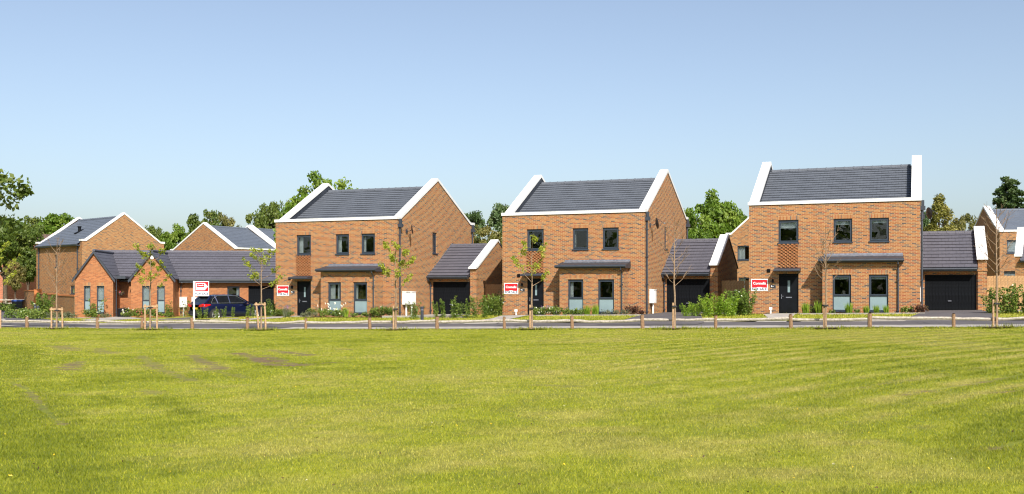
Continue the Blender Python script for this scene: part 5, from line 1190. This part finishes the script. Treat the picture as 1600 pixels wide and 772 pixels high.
# bungalow
for lx in (3.7, 4.1, 4.5, 4.9): x, y = BL(lx, -1.0); plant('shrub', x, y, 1.0, 'mound of pink flowers below the bungalow second gable', 'pink flowering plants of the bungalow', 'pink' if lx < 4.6 else None)
x, y = BL(3.35, -.9); plant('low', x, y, 1.0, 'small white-flowered plant beside the bungalow path', None, 'white')
for lx in (.9, 1.3, 1.9, 2.2): x, y = BL(lx, -.7); plant('grey' if lx > 1.5 else 'shrub', x, y, .9, 'grey-green low plant below the bungalow first gable' if lx > 1.5 else 'green plant below the bungalow first gable', 'plants below the bungalow first gable')
x, y = BL(1.45, -.6); plant('sparse', x, y, 1.25, 'thin rose bush between the two windows of the first gable', None)
for lx in (5.1, 5.6, 5.95): x, y = BL(lx, -.6); plant('low', x, y, .9, 'low plant right of the pink flowers', 'low plants right of the pink flowers')
for lx in (5.85, 6.6, 7.0): x, y = BL(lx, 1.0 if lx > 6 else -.3); plant('sparse', x, y, 1.1, 'thin young shrub against the bungalow wall', 'thin shrubs against the bungalow wall')
for px, Yq, s in ((312, 59.6, .95), (320, 59.4, .9), (340, 59.3, .95), (350, 59.3, .95), (365, 59.2, .85), (386, 58.6, 1.05), (397, 58.4, 1.0)): plant('laurel', at(px, Yq), Yq, s * .68, 'small laurel planted along the side of the blue car', 'laurels along the blue car')
for px, Yq, s in ((417, 62.5, 1.2), (424, 63, 1.1), (429, 62, .9)): plant('laurel', at(px, Yq), Yq, s * .85, 'laurel before the bungalow garage door', 'laurels before the bungalow garage')
plant('rosemary', at(68, 68.5), 68.5, 1.3, 'upright rosemary bush against the garden wall', None)
for px, Yq in ((30, 64), (40, 63), (48, 62), (55, 62.5), (44, 65)): plant('cover', at(px, Yq), Yq, 1.15, 'bright green ground cover below the garden wall', 'ground cover below the garden wall')
for px, Yq in ((76, 63), (84, 63.5), (97, 63), (104, 63.5), (112, 63.2)): plant('grey', at(px, Yq), Yq, 1.2, 'grey-green cushion plant along the garden wall', 'cushion plants along the garden wall')
for px, Yq in ((4, 84), (12, 83), (-5, 85)): plant('cover', at(px, Yq), Yq, 1.3, 'green hedge plant beyond the side road', 'hedge plants beyond the side road')
# hanging basket beside the bungalow entrance
x, y = BL(2.36, .55); t = thing('hanging_basket', 'hanging flower basket on the wall beside the bungalow entrance', 'hanging basket', (x, y, BZ), BB)
mb = MB(); mb.tube([(.0, 0, 1.9), (.32, 0, 1.92), (.32, 0, 1.72)], .012, 5); mb.build('bracket', M['black'], t)
mb = MB(); mb.tube([(.32, 0, 1.28), (.32, 0, 1.36), (.32, 0, 1.5)], [.07, .15, .19], 10); mb.build('basket', M['oldbark'], t)
o = link_mesh('foliage', leaves('foliage', [(.32 + .12 * cos(k), .12 * sin(k), 1.52 - .05 * (k % 3)) for k in range(8)], [.12] * 8, 22, .045, M['burgundy'], 140), t); link_mesh('blossoms', blossoms(141, 'petal_pink', 9, 1.45, 1.6, .18, .022), t, (.32, 0, 0))

# ------------------------------------------------------------------ grass of the lawn: mown blades, thick near us and thinning with distance
def blades(name, x, y, h, w, seed, lush, dry, soil, base=0.0):
    r = np.random.RandomState(seed); n = len(x); z = G(x, y) + base - .004 + (vnoise(x, y, 1.3, 21) - .5) * .03 * sst(0, -3, pw(x, y)[1]); a = r.rand(n) * 2 * pi; b = r.rand(n) * 2 * pi; L = h * r.uniform(.2, 1.0, n)
    wx, wy = np.cos(a) * w * .5, np.sin(a) * w * .5
    V = np.stack([np.stack([x - wx, y - wy, z], 1), np.stack([x + wx, y + wy, z], 1), np.stack([x + np.cos(b) * L, y + np.sin(b) * L, z + h], 1)], 1).reshape(-1, 3)
    k = lambda q: np.repeat(q, 3)
    return tag(link_mesh(name, fast_mesh(name, V, np.arange(3 * n).reshape(n, 3), M['blade'], dict(rnd=k(r.rand(n)), dry=k(dry), lush=k(lush), soil=k(soil)))), kind='stuff')
NB = 900000; u = nrs.rand(NB); e = .35
Yb = (6.3 ** e + u * (56.0 ** e - 6.3 ** e)) ** (1 / e); Xb = (nrs.rand(NB) * 1.10 - .55) * Yb
pb, wb = pw(Xb, Yb); keep = wb < .12; Xb, Yb = Xb[keep], Yb[keep]
dr, lu, so = lawn_attrs(Xb, Yb); keep = nrs.rand(len(Xb)) > np.clip(so * 1.15, 0, .80); Xb, Yb, dr, lu, so = (q[keep] for q in (Xb, Yb, dr, lu, so))
hb = (.015 + .016 * nrs.rand(len(Xb)) + .012 * lu) * (1 - .15 * dr) * (1 - .6 * so); wbd = np.clip(.00075 * Yb, .004, .026) * (.7 + .6 * nrs.rand(len(Xb)))
blades('lawn_grass', Xb, Yb, hb, wbd, 77, lu, np.clip(dr + (nrs.rand(len(Xb)) < .06) * .4 + so * .8, 0, 1), so * .45)
# ragged longer grass along the fence and round the young trees
n = 16000; pp_ = nrs.rand(n) * 62 - 45; ww = -.1 + nrs.normal(size=n) * .12; xe, ye = xy(pp_, ww); hh = .05 + .09 * nrs.rand(n) * vnoise(xe, ye, .8, 40)
keep = ww < .16; blades('edge_grass', xe[keep], ye[keep], hh[keep], np.full(keep.sum(), .022), 78, np.full(keep.sum(), .35), np.full(keep.sum(), .15), np.zeros(keep.sum()))
xs, ys, hs = [], [], []
for px, w in ((89, -.35), (235, -.35), (408, -.35), (618, -.4), (831, -.3), (1054, -.3), (1290, -.45), (1557, -.1)):
    cx, cy = PW(px, w); k = 240; a = nrs.rand(k) * 6.28; q = .25 + .55 * nrs.rand(k); xs.append(cx + np.cos(a) * q * 1.3); ys.append(cy + np.sin(a) * q * .6 - .05); hs.append(.06 + .16 * nrs.rand(k) ** 2)
    patch('tree_pit', [(cx + cos(a_) * .55, cy + sin(a_) * .4) for a_ in np.linspace(0, 6.28, 12)[:-1]], M['soil'], .045, img=False)
xs, ys, hs = np.concatenate(xs), np.concatenate(ys), np.concatenate(hs); blades('tree_pit_weeds', xs, ys, hs, np.full(len(xs), .03), 79, np.full(len(xs), .7), np.full(len(xs), .0), np.zeros(len(xs)))
# verge and front-garden grass
n = 60000; pp_ = nrs.rand(n) * 78 - 52; ww = 5.12 + nrs.rand(n) ** 1.3 * 7; xe, ye = xy(pp_, ww)
def inside(px_, py_, poly):
    c = np.zeros(len(px_), bool); k = len(poly)
    for i in range(k):
        (ax, ay), (bx_, by_) = poly[i], poly[(i + 1) % k]; s = ((ay > py_) != (by_ > py_)) & (px_ < (bx_ - ax) * (py_ - ay) / ((by_ - ay) + 1e-12) + ax); c ^= s
    return c
ex = np.zeros(n, bool)
for o in bpy.data.objects:
    if o.type == 'MESH' and o.name.split('.')[0] in ('garden_path', 'driveway', 'side_road', 'soil_bed', 'kerbside_path'):
        bb = [v.co for v in o.data.vertices]; cxm = sum(v.x for v in bb) / len(bb); cym = sum(v.y for v in bb) / len(bb)
        ex |= inside(xe, ye, [(v.x, v.y) for v in bb])
for h in range(3):
    for (hw0, hw1) in ((-.1, HW + GW + .1),): ex |= inside(xe, ye, [HL(h, hw0, -.1), HL(h, hw1, -.1), HL(h, hw1, 9), HL(h, hw0, 9)]) 
xe, ye = xe[~ex], ye[~ex]; d, l, s = lawn_attrs(xe, ye); m = len(xe)
blades('verge_grass', xe, ye, .04 + .05 * nrs.rand(m), np.full(m, .035), 80, l, np.clip(d + .15, 0, 1), s * 0, .05)
# clover heads and fallen leaves in the grass
for nm, mt, n, sz in (('clover_flowers', 'petal_white', 16, .008), ('fallen_leaves', 'burgundy', 130, .010), ('dandelions', 'plate', 90, .010)):
    yy = 6.5 + 16 * nrs.rand(n) ** 1.6; xx = (nrs.rand(n) - .5) * 1.05 * yy; zz = G(xx, yy) + .045
    tag(link_mesh(nm, leaves(nm, np.stack([xx, yy, zz], 1), np.full(n, .012), 2, sz, M[mt], 90 + n, up=1.0)), kind='stuff')

# ------------------------------------------------------------------ alike plants told apart by their order from the left
ORD = ['leftmost', 'second from left', 'third from left', 'fourth from left', 'fifth from left', 'sixth from left', 'seventh from left', 'eighth from left', 'ninth from left']
by = {}
for o in bpy.data.objects:
    if o.parent is None and o.get('label'): by.setdefault(o['label'], []).append(o)
for lab, os_ in by.items():
    if len(os_) > 1:
        os_.sort(key=lambda o: o.location.x / o.location.y)
        for i, o in enumerate(os_): o['label'] = lab + ', ' + ('rightmost' if i == len(os_) - 1 else ORD[i])
